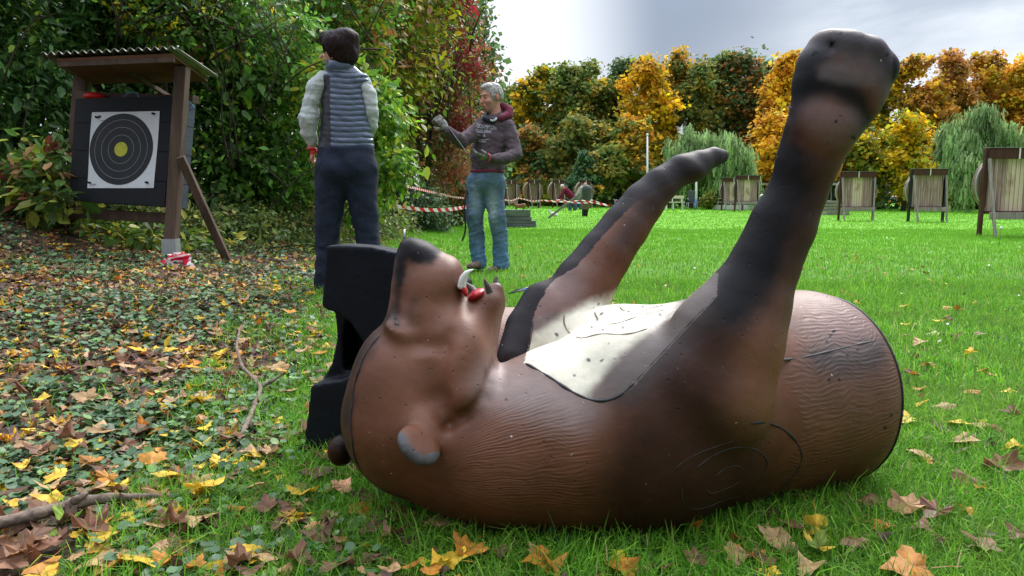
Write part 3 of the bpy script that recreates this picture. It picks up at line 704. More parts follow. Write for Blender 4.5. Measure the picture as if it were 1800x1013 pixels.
# ================================================================== ground, grass, litter
def xb(y): return np.interp(y, [0, 1.25, 3.4, 5.8, 9.8, 18, 40, 60], [-0.30, -0.42, -1.0, -1.45, -1.75, -3.0, -4.0, -6.0])
def ground():
    ys = np.concatenate([np.arange(-6, 0, 1.0), np.arange(0, 7, 0.07), 7*1.045**np.arange(0, 95)]); ys = ys[ys < 420]
    xs = np.concatenate([-8*1.09**np.arange(1, 42)[::-1], np.arange(-8, 4, 0.09), 4*1.09**np.arange(0, 50)]); xs = xs[(xs > -320) & (xs < 320)]
    X, Y = np.meshgrid(xs, ys); Z = hgt(X, Y); V = np.stack([X, Y, Z], -1).reshape(-1, 3)
    a, b = X.shape; i = np.arange((a-1)*b).reshape(a-1, b)[:, :-1].ravel()
    Q = np.stack([i, i+1, i+b+1, i+b], 1)
    zone = np.clip((xb(V[:, 1])-V[:, 0])/0.5+0.5, 0, 1)
    m, t, bs = bsdf('ground_soil_and_turf'); L = t.links.new
    za = N(t, 'ShaderNodeAttribute', attribute_name='zone'); tc = N(t, 'ShaderNodeTexCoord')
    def noise(s, d=5, r=.6):
        n = N(t, 'ShaderNodeTexNoise'); n.inputs['Scale'].default_value = s; n.inputs['Detail'].default_value = d; n.inputs['Roughness'].default_value = r; L(tc.outputs['Object'], n.inputs['Vector']); return n.outputs['Fac']
    def ramp(f, cs, ps):
        r = N(t, 'ShaderNodeValToRGB'); L(f, r.inputs['Fac']); e = r.color_ramp.elements
        while len(e) < len(cs): e.new(.5)
        for q, c, p_ in zip(e, cs, ps): q.position = p_; q.color = (*c, 1)
        return r.outputs['Color']
    soil = ramp(noise(38), [(.018, .012, .008), (.05, .034, .022), (.10, .065, .035)], [.3, .52, .72])
    turf_near = ramp(noise(30), [(.022, .055, .008), (.055, .13, .012)], [.35, .65])
    turf_far = ramp(noise(1.3, 8, .72), [(.08, .235, .010), (.11, .30, .012), (.15, .35, .022)], [.3, .5, .72])
    sep = N(t, 'ShaderNodeSeparateXYZ'); L(tc.outputs['Object'], sep.inputs[0])
    far = N(t, 'ShaderNodeMapRange'); far.inputs['From Min'].default_value = 3; far.inputs['From Max'].default_value = 14; L(sep.outputs['Y'], far.inputs['Value'])
    def mix(f, a_, b_):
        q = N(t, 'ShaderNodeMix', data_type='RGBA'); L(f, q.inputs['Factor']); L(a_, q.inputs[6]); L(b_, q.inputs[7]); return q.outputs[2]
    turf = mix(far.outputs['Result'], turf_near, turf_far)
    ad = N(t, 'ShaderNodeMath', operation='ADD'); L(za.outputs['Fac'], ad.inputs[0]); L(noise(6), ad.inputs[1])
    zr = N(t, 'ShaderNodeMapRange'); zr.inputs['From Min'].default_value = .85; zr.inputs['From Max'].default_value = 1.15; L(ad.outputs[0], zr.inputs['Value'])
    L(mix(zr.outputs['Result'], turf, soil), bs.inputs['Base Color']); bs.inputs['Roughness'].default_value = .9; bs.inputs['Specular IOR Level'].default_value = .15
    bp = N(t, 'ShaderNodeBump'); bp.inputs['Strength'].default_value = .7; bp.inputs['Distance'].default_value = .02; L(noise(45), bp.inputs['Height']); L(bp.outputs['Normal'], bs.inputs['Normal'])
    meta(mesh('ground', V, Q, m, None, True, None, {'zone': zone}), kind='structure')
ground()
def frames(d, nrm):
    """rotation matrices whose y axis is d and z axis is close to nrm"""
    d = d/np.linalg.norm(d, axis=1)[:, None]; x = np.cross(d, nrm); x /= np.linalg.norm(x, axis=1)[:, None]+1e-9; z = np.cross(x, d)
    return np.stack([x, d, z], 2)
def instance(T, Fq, pos, R, scale, col, name, mat, parent=None, smooth=False):
    """many copies of template T as one mesh; R (n,3,3), scale (n,) or (n,3)"""
    n = len(pos); k = len(T)
    sc = np.asarray(scale, float); sc = np.repeat(sc[:, None], 3, 1) if sc.ndim == 1 else sc
    Tn = T if T.ndim == 3 else np.broadcast_to(T, (n, k, 3))
    k = Tn.shape[1]
    V = np.einsum('nij,nkj->nki', R, Tn*sc[:, None, :])+pos[:, None, :]
    Fa = (np.asarray(Fq)[None]+(np.arange(n)*k)[:, None, None]).reshape(-1, len(Fq[0]))
    C = np.repeat(col, k, axis=0)
    return mesh(name, V.reshape(-1, 3), Fa, mat, parent, smooth, C)
def blades(P, H, W, col, lv, name=None, lean=0.35):
    n = len(P); az = rng.uniform(0, 2*math.pi, n); ln = rng.gamma(2.0, lean/2, n)
    t = np.linspace(0, 1, lv); dirx = np.cos(az); diry = np.sin(az)
    fa = rng.uniform(0, 2*math.pi, n); px_ = np.cos(fa); py_ = np.sin(fa)
    V = np.empty((n, lv, 2, 3))
    for i, q in enumerate(t):
        bend = ln*q*q; up = q*np.sqrt(np.maximum(0.15, 1-0.55*bend*bend))*(1-0.22*np.minimum(bend, 1.6))
        cx = P[:, 0]+H*bend*dirx; cy = P[:, 1]+H*bend*diry; cz = P[:, 2]+H*up
        wd = W*(1-q**1.7)*0.5+0.0002
        for s_, sg in ((0, -1), (1, 1)):
            V[:, i, s_, 0] = cx+sg*wd*px_; V[:, i, s_, 1] = cy+sg*wd*py_; V[:, i, s_, 2] = cz
    F0 = np.array([[2*i, 2*i+1, 2*i+3, 2*i+2] for i in range(lv-1)])
    Fa = (F0[None]+(np.arange(n)*2*lv)[:, None, None]).reshape(-1, 4)
    return V.reshape(-1, 3), Fa, np.repeat(col, 2*lv, axis=0)
def scatter(y0, y1, n, xm=0.74, pad=0.25, bias=1.0):
    y = np.sqrt(rng.uniform(y0*y0, y1*y1, n)) if bias == 1 else y0*(y1/y0)**rng.uniform(0, 1, n)
    x = rng.uniform(-1, 1, n)*(xm*y+pad); return x, y
def pick(pal, n, jit=0.18):
    w_ = np.array([p[1] for p in pal], float); w_ /= w_.sum(); i = rng.choice(len(pal), n, p=w_)
    c = np.array([p[0] for p in pal])[i]; return np.clip(c*rng.normal(1, jit, (n, 1))*rng.normal(1, jit*.3, (n, 3)), .002, 1)
GP = [((.12, .31, .024), 4), ((.18, .40, .034), 4), ((.080, .22, .022), 3), ((.27, .47, .06), 1.3), ((.075, .19, .05), 1.2), ((.40, .37, .16), .35)]
def grass():
    Vs, Fs, Cs, off = [], [], [], 0
    for (y0, y1, n, h0, h1, w0, lv, lean) in ((1.0, 2.5, 115000, .024, .062, .0027, 4, .8), (2.5, 6, 130000, .026, .058, .0042, 4, .6), (6, 17, 130000, .032, .062, .008, 3, .5), (13, 34, 90000, .03, .055, .015, 3, .5), (34, 66, 60000, .04, .07, .05, 3, .4)):
        x, y = scatter(y0, y1, n); z = xb(y)-x
        nz = fbm(np.stack([x, y, 0*x], 1), .9, 5)
        keep = rng.uniform(0, 1, n) < np.where(z < 0, 1.0, np.where(z < .35, .35+.4*nz, .012+.06*np.maximum(0, nz-.2)))
        # the long grass that leans against the bear's foreground
        keep &= ~((y > 15) & (x < -3))
        x, y = x[keep], y[keep]; nz = fbm(np.stack([x, y, 0*x], 1), 1.6, 8)
        P = np.stack([x, y, hgt(x, y)-.003], 1); k = len(x)
        H = rng.uniform(h0, h1, k)*(1+.25*nz)*(1+rng.gamma(.5, .25, k)); n2 = fbm(np.stack([x, y, 0*x], 1), .35, 31)+.5*fbm(np.stack([x, y, 0*x], 1), 1.1, 32); c = pick(GP, k)*(1+.18*nz)[:, None]; dull = sst(n2, .1, .9)[:, None]*.45; c = c*(1-dull)+np.array([.15, .25, .04])*dull
        fd = .6*sst(y, 2, 12)[:, None]; c = c*(1-fd)+np.array([.135, .33, .028])*fd
        V, Fq, C = blades(P, H, np.full(k, w0)*rng.uniform(.7, 1.3, k), c, lv, lean=lean)
        Vs.append(V); Fs.append(Fq+off); Cs.append(C); off += len(V)
    mt = vm('grass_blade', .6, .45, spec=.12)
    meta(mesh('grass', np.concatenate(Vs), np.concatenate(Fs), mt, None, True, np.concatenate(Cs)), 'bright green meadow grass covering the archery field', 'grass', kind='stuff')
grass()
# maple leaf outline (right half), mirrored
_h = [(0, 0), (.12, .0), (.34, -.10), (.36, .02), (.36, .11), (.52, .12), (.64, .28), (.55, .35), (.50, .45), (.33, .46), (.36, .60), (.26, .66), (.16, .78), (0, 1.0)]
_o = _h+[(-x, y) for x, y in _h[-2:0:-1]]
MAPLE = np.array([(0, .30, 0)]+[(x, y-.0, 0) for x, y in _o]); MAPLE_F = np.array([[0, 1+i, 1+(i+1) % len(_o)] for i in range(len(_o))])
OVAL = np.array([(0, 0, 0), (-.20, .22, .05), (-.25, .55, .06), (0, 1, -.03), (.25, .55, .06), (.20, .22, .05)]); OVAL_F = np.array([[0, 3, 2, 1], [0, 5, 4, 3]])
def curl(T, n, amt):
    """individually curled copies of a flat leaf"""
    r = np.broadcast_to(T, (n, len(T), 3)).copy(); y = r[..., 1]-.4; x = r[..., 0]
    a = rng.normal(0, amt, (n, 1)); b = rng.normal(amt*.6, amt, (n, 1)); c = rng.normal(0, amt, (n, 1)); ph = rng.uniform(0, 6, (n, 1))
    r[..., 2] = r[..., 2]+a*x*x*2+b*y*y*1.6+c*x*y*2+.05*np.sin(9*x+ph)*np.sin(7*y+ph)*amt*3
    r[..., 0] = x*(1-np.abs(a)*.35); r[..., 1] = r[..., 1]*(1-np.abs(b)*.25)
    return r
LEAFC = {'yellow': (.60, .38, .03), 'orange': (.42, .17, .02), 'tan': (.40, .24, .11), 'brown': (.17, .078, .042), 'pale green': (.22, .32, .05)}
LP = [(LEAFC['yellow'], 2.0), (LEAFC['orange'], 1.9), (LEAFC['tan'], 2.6), (LEAFC['brown'], 4.6), ((.08, .04, .028), 2.8), (LEAFC['pale green'], .3)]
leafm = vm('dry_leaf', .55, .25, bump=.3, bscale=90, var=.35, vscale=45)
def leaf_frames(n, tilt):
    az = rng.uniform(0, 2*math.pi, n); d = np.stack([np.cos(az), np.sin(az), rng.normal(0, tilt, n)], 1)
    nrm = np.stack([rng.normal(0, tilt, n), rng.normal(0, tilt, n), np.ones(n)], 1); return frames(d, nrm)
def litter():
    parts = []
    for (y0, y1, n, s0, s1) in ((1.05, 2.4, 4300, .018, .056), (2.4, 5, 12500, .020, .058), (5, 11, 19000, .026, .062), (11, 22, 2200, .04, .09)):
        x, y = scatter(y0, y1, n); z = xb(y)-x
        pr = np.where(z > .15, 1.0, np.where(z > -.3, .5, np.clip(.16*np.exp((z+.3)/1.6), .022, 1)))
        k_ = rng.uniform(0, 1, n) < pr; x, y, z = x[k_], y[k_], z[k_]; k = len(x)
        parts.append((x, y, z, rng.uniform(s0, s1, k)))
    x, y, z, s_ = [np.concatenate(q) for q in zip(*parts)]; n = len(x)
    col = pick(LP, n, .2); lift = np.where(z < -.05, rng.uniform(.01, .035, n)*np.clip(2.5/y, .3, 1), rng.uniform(.003, .02, n))
    P = np.stack([x, y, hgt(x, y)+lift], 1)
    m = rng.uniform(0, 1, n) < .6
    T = np.where(m[:, None, None], curl(MAPLE, n, .32), 0)
    i = np.nonzero(m)[0]; o = instance(T[i], MAPLE_F, P[i], leaf_frames(len(i), .22), s_[i], col[i], 'leaf_litter', leafm)
    meta(o, 'brown and yellow fallen leaf litter spread over the ground left of the bear', 'leaf litter', kind='stuff')
    i = np.nonzero(~m)[0]; i1, i2 = i[::2], i[1::2]; T = curl(OVAL, len(i1), .6)
    o = instance(T, OVAL_F, P[i1], leaf_frames(len(i1), .3), s_[i1]*1.1, col[i1], 'small_leaf_litter', leafm)
    meta(o, 'small oval dead leaves mixed into the litter', 'leaf litter', kind='stuff')
    # torn scraps: every one a different ragged outline
    k = len(i2); a = np.linspace(0, 2*math.pi, 8)[:-1]; r = rng.uniform(.18, .62, (k, 7)); T = np.zeros((k, 8, 3)); T[:, 1:, 0] = r*np.cos(a); T[:, 1:, 1] = r*np.sin(a)*rng.uniform(.5, 1, (k, 1)); T[:, 1:, 2] = rng.normal(0, .12, (k, 7))
    o = instance(T, np.array([[0, 1+q, 1+(q+1) % 7] for q in range(7)]), P[i2], leaf_frames(k, .4), s_[i2]*.9, pick([(LEAFC['brown'], 4), ((.08, .04, .028), 3), (LEAFC['tan'], 2)], k, .25), 'torn_leaf_litter', leafm)
    meta(o, 'torn brown scraps of rotting leaf between the whole leaves', 'leaf litter', kind='stuff')
litter()
def big_leaves():
    """the fallen maple leaves that show largest, each its own object"""
    spots = [(440, 972, 'yellow', .075), (255, 990, 'yellow', .085), (345, 918, 'tan', .085), (360, 865, 'yellow', .09), (300, 842, 'yellow', .08), (265, 815, 'orange', .085), (205, 862, 'yellow', .06), (100, 842, 'yellow', .06), (88, 862, 'tan', .07),
             (180, 762, 'tan', .085), (150, 705, 'tan', .085), (345, 710, 'yellow', .10), (295, 715, 'yellow', .06), (298, 770, 'yellow', .065), (230, 913, 'yellow', .05), (40, 915, 'tan', .07), (20, 985, 'tan', .075), (545, 916, 'pale green', .055), (500, 913, 'orange', .05), (355, 783, 'yellow', .06),
             (40, 823, 'yellow', .05), (405, 730, 'orange', .06), (410, 775, 'brown', .07), (560, 945, 'brown', .08), (600, 1000, 'brown', .08), (820, 975, 'orange', .08), (790, 990, 'yellow', .07), (768, 925, 'tan', .07), (975, 995, 'orange', .06), (655, 935, 'brown', .05), (875, 975, 'brown', .05),
             (1435, 938, 'yellow', .10), (1365, 955, 'tan', .08), (1600, 902, 'tan', .085), (1645, 910, 'brown', .08), (1530, 880, 'brown', .09), (1755, 830, 'brown', .11), (1700, 845, 'brown', .09), (1600, 1008, 'orange', .10), (1615, 800, 'tan', .06), (1585, 740, 'yellow', .10), (1600, 662, 'orange', .07), (1690, 780, 'tan', .085), (1682, 748, 'yellow', .075), (1330, 985, 'orange', .045), (1220, 990, 'brown', .05), (1780, 788, 'yellow', .06), (1615, 605, 'tan', .08), (1590, 540, 'yellow', .07), (1685, 547, 'orange', .08), (1665, 563, 'brown', .07), (1505, 534, 'yellow', .05), (1628, 932, 'brown', .06), (1550, 925, 'orange', .05), (1500, 955, 'brown', .06), (1770, 690, 'yellow', .06), (1710, 690, 'orange', .07), (1100, 1000, 'tan', .05), (1160, 1005, 'brown', .05), (1420, 1000, 'tan', .06), (1790, 945, 'brown', .06), (1725, 960, 'brown', .07),
             (70, 795, 'brown', .08), (120, 780, 'brown', .09), (220, 790, 'brown', .08), (60, 950, 'brown', .08), (150, 940, 'brown', .09), (300, 930, 'brown', .07), (200, 985, 'brown', .08), (420, 1000, 'brown', .07), (470, 900, 'brown', .07), (30, 545, 'orange', .10), (70, 535, 'yellow', .08), (240, 618, 'yellow', .09), (330, 600, 'tan', .07), (270, 655, 'brown', .09), (350, 565, 'yellow', .08), (510, 552, 'orange', .09), (545, 520, 'yellow', .08), (490, 650, 'tan', .085), (560, 625, 'orange', .08), (390, 620, 'yellow', .08), (480, 800, 'tan', .06), (455, 830, 'yellow', .05), (525, 890, 'tan', .05), (380, 820, 'yellow', .05)]
    r2 = np.random.default_rng(21)
    while len(spots) < 230:
        x = r2.uniform(0, 540) if r2.uniform() < .72 else r2.uniform(560, 1800); y = r2.uniform(520, 1010)
        if x > 560 and (y < 700 and x < 1560): continue
        if 700 < x < 1500 and y < 950: continue
        spots.append((x, y, r2.choice(['yellow', 'orange', 'tan', 'brown', 'brown', 'tan']), r2.uniform(.045, .08)))
    for (px, py, cn, sz) in spots:
        Y = 0.65*F/(py-354)
        for _ in range(4):
            q = at(px, py, Y); g_ = gz(q[0], q[1]); Y *= (CAMZ-g_-.02)/max(1e-3, CAMZ-q[2])
        q = at(px, py, Y)
        T = curl(MAPLE, 1, .26 if cn != 'brown' else .36)[0]; T = T-np.array([0, .35, 0])
        cc = pick([(LEAFC[cn], 1)], 1, .1)[0]
        T = T*sz*.84
        c = np.tile(cc, (len(T), 1)); c[1:] *= rng.normal(1, .14, (len(T)-1, 1)); 
        st = MB(); r = leaf_frames(1, .2)[0]
        if py > 700:
            nb = len(T); sp = np.array([(0, -.35, 0), (.012, -.6, .04), (.03, -.85, .03)])*sz
            vv = []; ff = MAPLE_F.tolist()
            for p_ in sp: vv += [p_+np.array([-.0009, 0, 0]), p_+np.array([.0009, 0, 0])]
            ff2 = [(nb, nb+1, nb+3), (nb, nb+3, nb+2), (nb+2, nb+3, nb+5), (nb+2, nb+5, nb+4)]
            T = np.concatenate([T, vv]); c = np.concatenate([c, np.tile(cc*.6, (6, 1))]); Fq = np.array(ff+[list(z) for z in ff2])
        else: Fq = MAPLE_F
        o = mesh('maple_leaf', T@r.T, Fq, leafm, None, False, np.clip(c, 0, 1)); o.location = (q[0], q[1], q[2]+sz*.12)
        size = 'large' if sz > .078 else ('small' if sz < .058 else 'medium')
        rows = [(565, "level with the brace foot"), (620, "level with the jaw tip"), (665, "level with the forked twig's top"), (705, "level with the twig's fork"), (750, "just below the twig's fork"), (800, "level with the bear's ear"), (850, "just above the broken branch"), (895, "level with the broken branch"), (940, "just below the broken branch"), (2000, "near the bottom edge")]
        cols = [(70, 'hard by the left edge'), (140, 'below the left shelter post'), (215, 'below the paper target'), (290, 'below the shelter post'), (360, 'below the brace'), (430, 'left of the twig'), (500, 'right of the twig'), (580, "below the woman's foot"), (680, "left of the bear's ear"), (800, "below the bear's ear"), (950, "below the bear's neck"), (1100, "below the cream panel's tip"), (1250, "below the near foreleg"), (1400, "below the carved rings"), (1520, "below the bear's rump"), (1600, "beside the bear's flat end"), (1700, "below the dark framed boss"), (2000, 'hard by the right edge')]
        wh_ = [c for l_, c in cols if px < l_][0]+', '+[c for l_, c in rows if py < l_][0]
        meta(o, '%s %s maple leaf %s' % (size, cn, wh_), 'fallen leaf', 'fallen maple leaves lying on the grass and litter')
big_leaves()
def ground_cover():
    a = np.linspace(0, 2*math.pi, 9)[:-1]+.2
    T = np.array([(0, .3, -.05)]+[((.5+.04*(i % 2))*math.sin(t), .45-.5*math.cos(t), .06*math.sin(3*t)) for i, t in enumerate(a)]); Fq = np.array([[0, 1+i, 1+(i+1) % 8] for i in range(8)])
    xs, ys, ss = [], [], []
    for (y0, y1, n, s0, s1) in ((1.0, 2.6, 26000, .010, .024), (2.6, 5, 32000, .012, .026), (5, 9, 26000, .016, .035)):
        x, y = scatter(y0, y1, n); z = xb(y)-x; nz = fbm(np.stack([x, y, 0*x], 1), .8, 11)+.5*fbm(np.stack([x, y, 0*x], 1), 3, 12)
        k = (z > rng.uniform(-.25, .3, n)) & (nz > -.25+rng.normal(0, .15, n)); xs.append(x[k]); ys.append(y[k]); ss.append(rng.uniform(s0, s1, k.sum()))
    x, y, s_ = map(np.concatenate, (xs, ys, ss)); n = len(x)
    nz = fbm(np.stack([x, y, 0*x], 1), 2.5, 14)
    P = np.stack([x, y, hgt(x, y)+rng.uniform(.005, .034, n)*(1+.5*nz)], 1)
    col = pick([((.052, .115, .042), 4), ((.08, .155, .058), 3), ((.035, .08, .026), 3), ((.13, .22, .07), .8), ((.09, .19, .025), 1)], n, .15)
    o = instance(T, Fq, P, leaf_frames(n, .35), s_*1.15, col, 'ground_cover', vm('ground_ivy', .5, .2, spec=.4), None, True)
    meta(o, 'low round leaved ground ivy creeping between the dead leaves', 'ground cover', kind='stuff')
ground_cover()
def flowers():
    x, y = scatter(3, 26, 900); k = (x > xb(y)+1.2); x, y = x[k][:420], y[k][:420]; n = len(x)
    T = np.array([(0, 0, .1)]+[(.5*math.cos(a), .5*math.sin(a), 0) for a in np.linspace(0, 2*math.pi, 7)[:-1]]); Fq = np.array([[0, 1+i, 1+(i+1) % 6] for i in range(6)])
    col = pick([((.8, .8, .78), 3), ((.7, .55, .03), 1)], n, .05)
    o = instance(T, Fq, np.stack([x, y, hgt(x, y)+rng.uniform(.05, .075, n)], 1), leaf_frames(n, .5), rng.uniform(.011, .022, n), col, 'daisies', vm('petal', .6, .3))
    meta(o, 'tiny white and yellow daisy heads dotted through the lawn', 'daisies', kind='stuff')
flowers()
barkm = pm('bark', (.085, .065, .048), (.03, .022, .017), 14, .85, .8, 30, (1, 1, .35), .15, .03)
barkg = pm('grey_bark', (.22, .165, .13), (.07, .05, .04), 45, .85, .8, 60, (1, 1, 1), .15, .006)
def stick(name, lab, pts, rs, fork=None, forkr=None):
    P = []
    for (x, y, up) in pts:
        Y = 0.65*F/(y-354)
        for _ in range(4):
            q = at(x, y, Y); Y *= (CAMZ-gz(q[0], q[1])-up)/max(1e-3, CAMZ-q[2])
        P.append(at(x, y, Y))
    P = np.array(P); t = np.linspace(0, len(P)-1, len(P)*7); Pi = np.stack([np.interp(t, range(len(P)), P[:, j]) for j in range(3)], 1); Ri = np.interp(t, range(len(rs)), rs)
    for _ in range(3): Pi[1:-1] = (Pi[:-2]+2*Pi[1:-1]+Pi[2:])/4
    Pi += rng.normal(0, .0006, Pi.shape); Ri = Ri*(1+.10*np.sin(np.arange(len(Ri))*.9))*rng.uniform(.96, 1.04, len(Ri))
    m = MB().tube(Pi, Ri, 9)
    return m, P
m_, _ = stick('fallen_branch', '', [(-40, 930, .035), (60, 905, .038), (150, 880, .038), (215, 874, .038), (282, 872, .03)], [.013, .0125, .012, .009, .005])
k_, _ = stick('', '', [(120, 890, .03), (135, 878, .05), (158, 862, .06)], [.009, .008, .004]); m_.add(np.concatenate(k_.v), k_.f)
centre(meta(m_.build('fallen_branch', barkg, None, True), 'thick broken grey branch lying among the leaves at bottom left', 'branch'))
m_, _ = stick('twig', '', [(422, 575, .10), (415, 610, .09), (425, 645, .05), (460, 680, .03), (445, 720, .03), (425, 765, .02), (395, 800, .01)], [.0035, .005, .006, .007, .008, .007, .005])
k_, _ = stick('', '', [(460, 680, .03), (482, 668, .05), (498, 655, .07)], [.006, .005, .003]); m_.add(np.concatenate(k_.v), k_.f)
centre(meta(m_.build('forked_twig', barkg, None, True), 'curved forked twig rising from the litter left of the black foam block', 'twig'))
# ================================================================== trees and shrubs
def crown(name, blobs, n, size, pal, mat, parent, clump=.25, shell=.45, droop=.35, per=26, seed=0, T=None, Fq=None, flat=.7, zmin=None, smoothpal=0.0, weep=False):
    global rng
    keep = rng; rng = np.random.default_rng(1000+seed)
    B = np.array(blobs, float); vol = (B[:, 3]*B[:, 4]*B[:, 5])**.75; vol /= vol.sum()
    nc = max(8, n//per); bi = rng.choice(len(B), nc, p=vol); d = rng.normal(size=(nc, 3)); d /= np.linalg.norm(d, axis=1)[:, None]
    r = rng.uniform(shell**2.2, 1, nc)**(1/2.2); C = B[bi, :3]+d*r[:, None]*B[bi, 3:]*rng.uniform(.86, 1.12, (nc, 1))
    cc = pick(pal, nc, .16)
    if smoothpal:
        f = fbm(C, smoothpal, seed)[:, None]; cc = cc*(1+.25*f)
    li = rng.integers(0, nc, n); P = C[li]+rng.normal(size=(n, 3))*clump*np.array([1, 1, flat])*rng.uniform(.4, 1.1, (nc, 1))[li]
    if weep:
        P = C[li].copy(); t_ = rng.uniform(0, 1, n); P[:, 2] -= t_*weep*rng.uniform(.5, 1.2, nc)[li]; P += rng.normal(size=(n, 3))*clump*np.array([1, 1, .5])
    if zmin is not None: P[:, 2] = np.maximum(P[:, 2], zmin+rng.uniform(0, .3, n))
    out = P-B[bi[li], :3]; out /= np.linalg.norm(out, axis=1)[:, None]+1e-6
    dd = out*.5+rng.normal(0, .6, (n, 3))+np.array([0, 0, -droop]); nn = np.array([0, 0, 1.])+rng.normal(0, .6, (n, 3))+out*.5
    col = np.clip(cc[li]*rng.normal(1, .16, (n, 1)), .002, 1)
    T = OVAL if T is None else T; Fq = OVAL_F if Fq is None else Fq
    o = instance(T, Fq, P, frames(dd, nn), size*rng.uniform(.45, 1.45, n)**1.2*np.clip(rng.normal(1, .2, nc), .55, 1.5)[li], col, name, mat, parent)
    rng = keep; return o, C
lm_near = vm('leaf_near', .45, .42, spec=.35)
lm_far = vm('leaf_far', .6, .45, spec=.15)
QUAD = np.array([(-.45, -.4, 0), (.5, -.3, .1), (.35, .5, 0), (-.4, .4, -.1)]); QUAD_F = np.array([[0, 1, 2, 3]])
def trunk(parent, base, top, r0, r1, limbs, mat=barkm, seed=0, name='trunk', lr=.35):
    r = np.random.default_rng(seed); m = MB(); t = np.linspace(0, 1, 9)[:, None]; base = np.array(base, float); top = np.array(top, float)
    P = base*(1-t)+top*t+np.sin(t*5+r.uniform(0, 6))*(top-base)[2]*.02*np.array([1, .6, 0]); m.tube(P, r0*(1-t[:, 0])+r1*t[:, 0], 9)
    for L_ in limbs:
        u = r.uniform(.25, .9); a = P[int(u*8)]; b = np.array(L_); q = np.linspace(0, 1, 6)[:, None]
        m.tube(a*(1-q)+b*q+np.sin(q*3.14)*np.array([0, 0, 1])*np.linalg.norm(b-a)*.10+r.normal(0, .02, (6, 3))*np.linalg.norm(b-a)*q, (r0*(1-u)+r1*u)*lr*(1-q[:, 0]*.85), 5)
    return m.build(name, mat, parent, True)
def tree(name, lab, cat, group, base, h, blobs, n, size, pal, r0=.15, nl=8, seed=0, near=False, bmat=None, front=0, **kw):
    x, y = base; z = gz(x, y); e = empty(name, (x, y, z), lab, cat, group)
    B = [(x+b[0], y+b[1], z+b[2], b[3], b[4], b[5]) for b in blobs]
    o, C = crown('crown', B, n, size, pal, lm_near if near else lm_far, e, seed=seed, T=None if near else QUAD, Fq=None if near else QUAD_F, **kw)
    r = np.random.default_rng(seed); lim = C[r.choice(len(C), min(nl, len(C)), replace=False)]
    if front:
        cf = C[np.argsort(C[:, 1])[:max(nl*3, 10)]]; lim = cf[r.choice(len(cf), min(nl, len(cf)), replace=False)]+np.array([0, -front, 0])
        trunk(e, (x, y-front, z-.1), (x+r.normal(0, .04)*h, y-front, z+h*.85), r0, r0*.3, lim, bmat or barkm, seed, lr=.55)
    else: trunk(e, (x, y, z-.1), (x+r.normal(0, .04)*h, y, z+h*.8), r0, r0*.25, lim, bmat or barkm, seed)
    return e
DG = [((0.039, 0.0975, 0.0234), 4), ((0.0585, 0.143, 0.0286), 3), ((0.091, 0.208, 0.039), 2), ((0.13, 0.286, 0.0455), .8), ((0.26, 0.364, 0.039), .25)]
MG = [((0.0715, 0.169, 0.026), 3), ((0.111, 0.26, 0.0325), 4), ((0.182, 0.364, 0.039), 2.4), ((0.312, 0.468, 0.0455), .8), ((0.052, 0.117, 0.026), 2), ((0.546, 0.494, 0.039), .25), ((0.325, 0.13, 0.052), .15)]
BG0 = [((0.169, 0.364, 0.0325), 4), ((0.26, 0.494, 0.039), 3), ((0.104, 0.247, 0.026), 2), ((0.468, 0.572, 0.052), 1.2), ((0.65, 0.546, 0.039), .3)]
BG = [(tuple(v*.72 for v in c), w_) for c, w_ in BG0]
YG = [((0.286, 0.338, 0.026), 3), ((0.52, 0.442, 0.026), 3), ((0.13, 0.208, 0.026), 3), ((0.715, 0.546, 0.026), 1.3), ((0.234, 0.117, 0.039), 1)]
RU = [((0.221, 0.091, 0.0455), 4), ((0.338, 0.104, 0.0585), 3), ((0.468, 0.052, 0.065), 1.6), ((0.169, 0.13, 0.039), 3), ((0.39, 0.286, 0.039), 1.5), ((0.091, 0.117, 0.039), 2)]
GG = [((0.091, 0.156, 0.0715), 3), ((0.143, 0.221, 0.104), 3), ((0.0585, 0.104, 0.039), 3), ((0.221, 0.312, 0.143), 1)]
VI = [((.21, .07, .04), .8), ((.34, .20, .08), 1.2), ((.10, .20, .04), 3), ((.34, .39, .05), 1.5), ((.065, .12, .026), 2)]
def X(px, Y): return (px-900)/F*Y
# hedge and wood edge on the left, near to far
tree('broadleaf_shrub', 'dark green shrub with pale new leaves at the far left edge', 'shrub', None, (X(-10, 7.0), 7.0), 3.0, [(0, 0, 1.2, .75, .7, 1.2), (.1, -.1, 2.2, .7, .6, .6), (-.5, -.2, 1.6, .6, .6, 1.2)], 14000, .085, DG+[((.16, .30, .04), 1.6)], .05, 6, 1, True, clump=.16, per=18)
tree('vine_shrub', 'low vine with red and green leaves beside the left post of the target stand', 'shrub', None, (X(85, 6.15), 6.15), .9, [(0, 0, .42, .33, .28, .34), (.22, -.12, .22, .26, .2, .2), (-.2, .1, .3, .3, .2, .3)], 900, .10, VI, .02, 5, 2, True, clump=.10, per=9, shell=.2)
tree('ivy_clad_tree', 'dark leaning tree trunk clad in ivy behind the target stand roof', 'tree', None, (X(150, 8.2), 8.2), 4.6, [(.2, 0, 1.0, 1.1, .6, 1.1), (.4, 0, 2.3, 1.1, .6, .7), (-.4, .2, 3.0, 1.2, .7, .7)], 19000, .085, DG, .16, 9, 3, True, clump=.18, per=20)
tree('hazel_shrub', 'tall green shrub filling the gap between target stand and woman', 'shrub', None, (X(430, 8.6), 8.6), 3.4, [(-.35, 0, 1.15, .8, .6, 1.15), (.3, .1, 1.0, .75, .6, .9), (0, .1, 2.2, 1.0, .7, .75), (-.6, -.1, 2.5, .6, .5, .55)], 21000, .085, MG, .07, 9, 4, True, clump=.17, per=18)
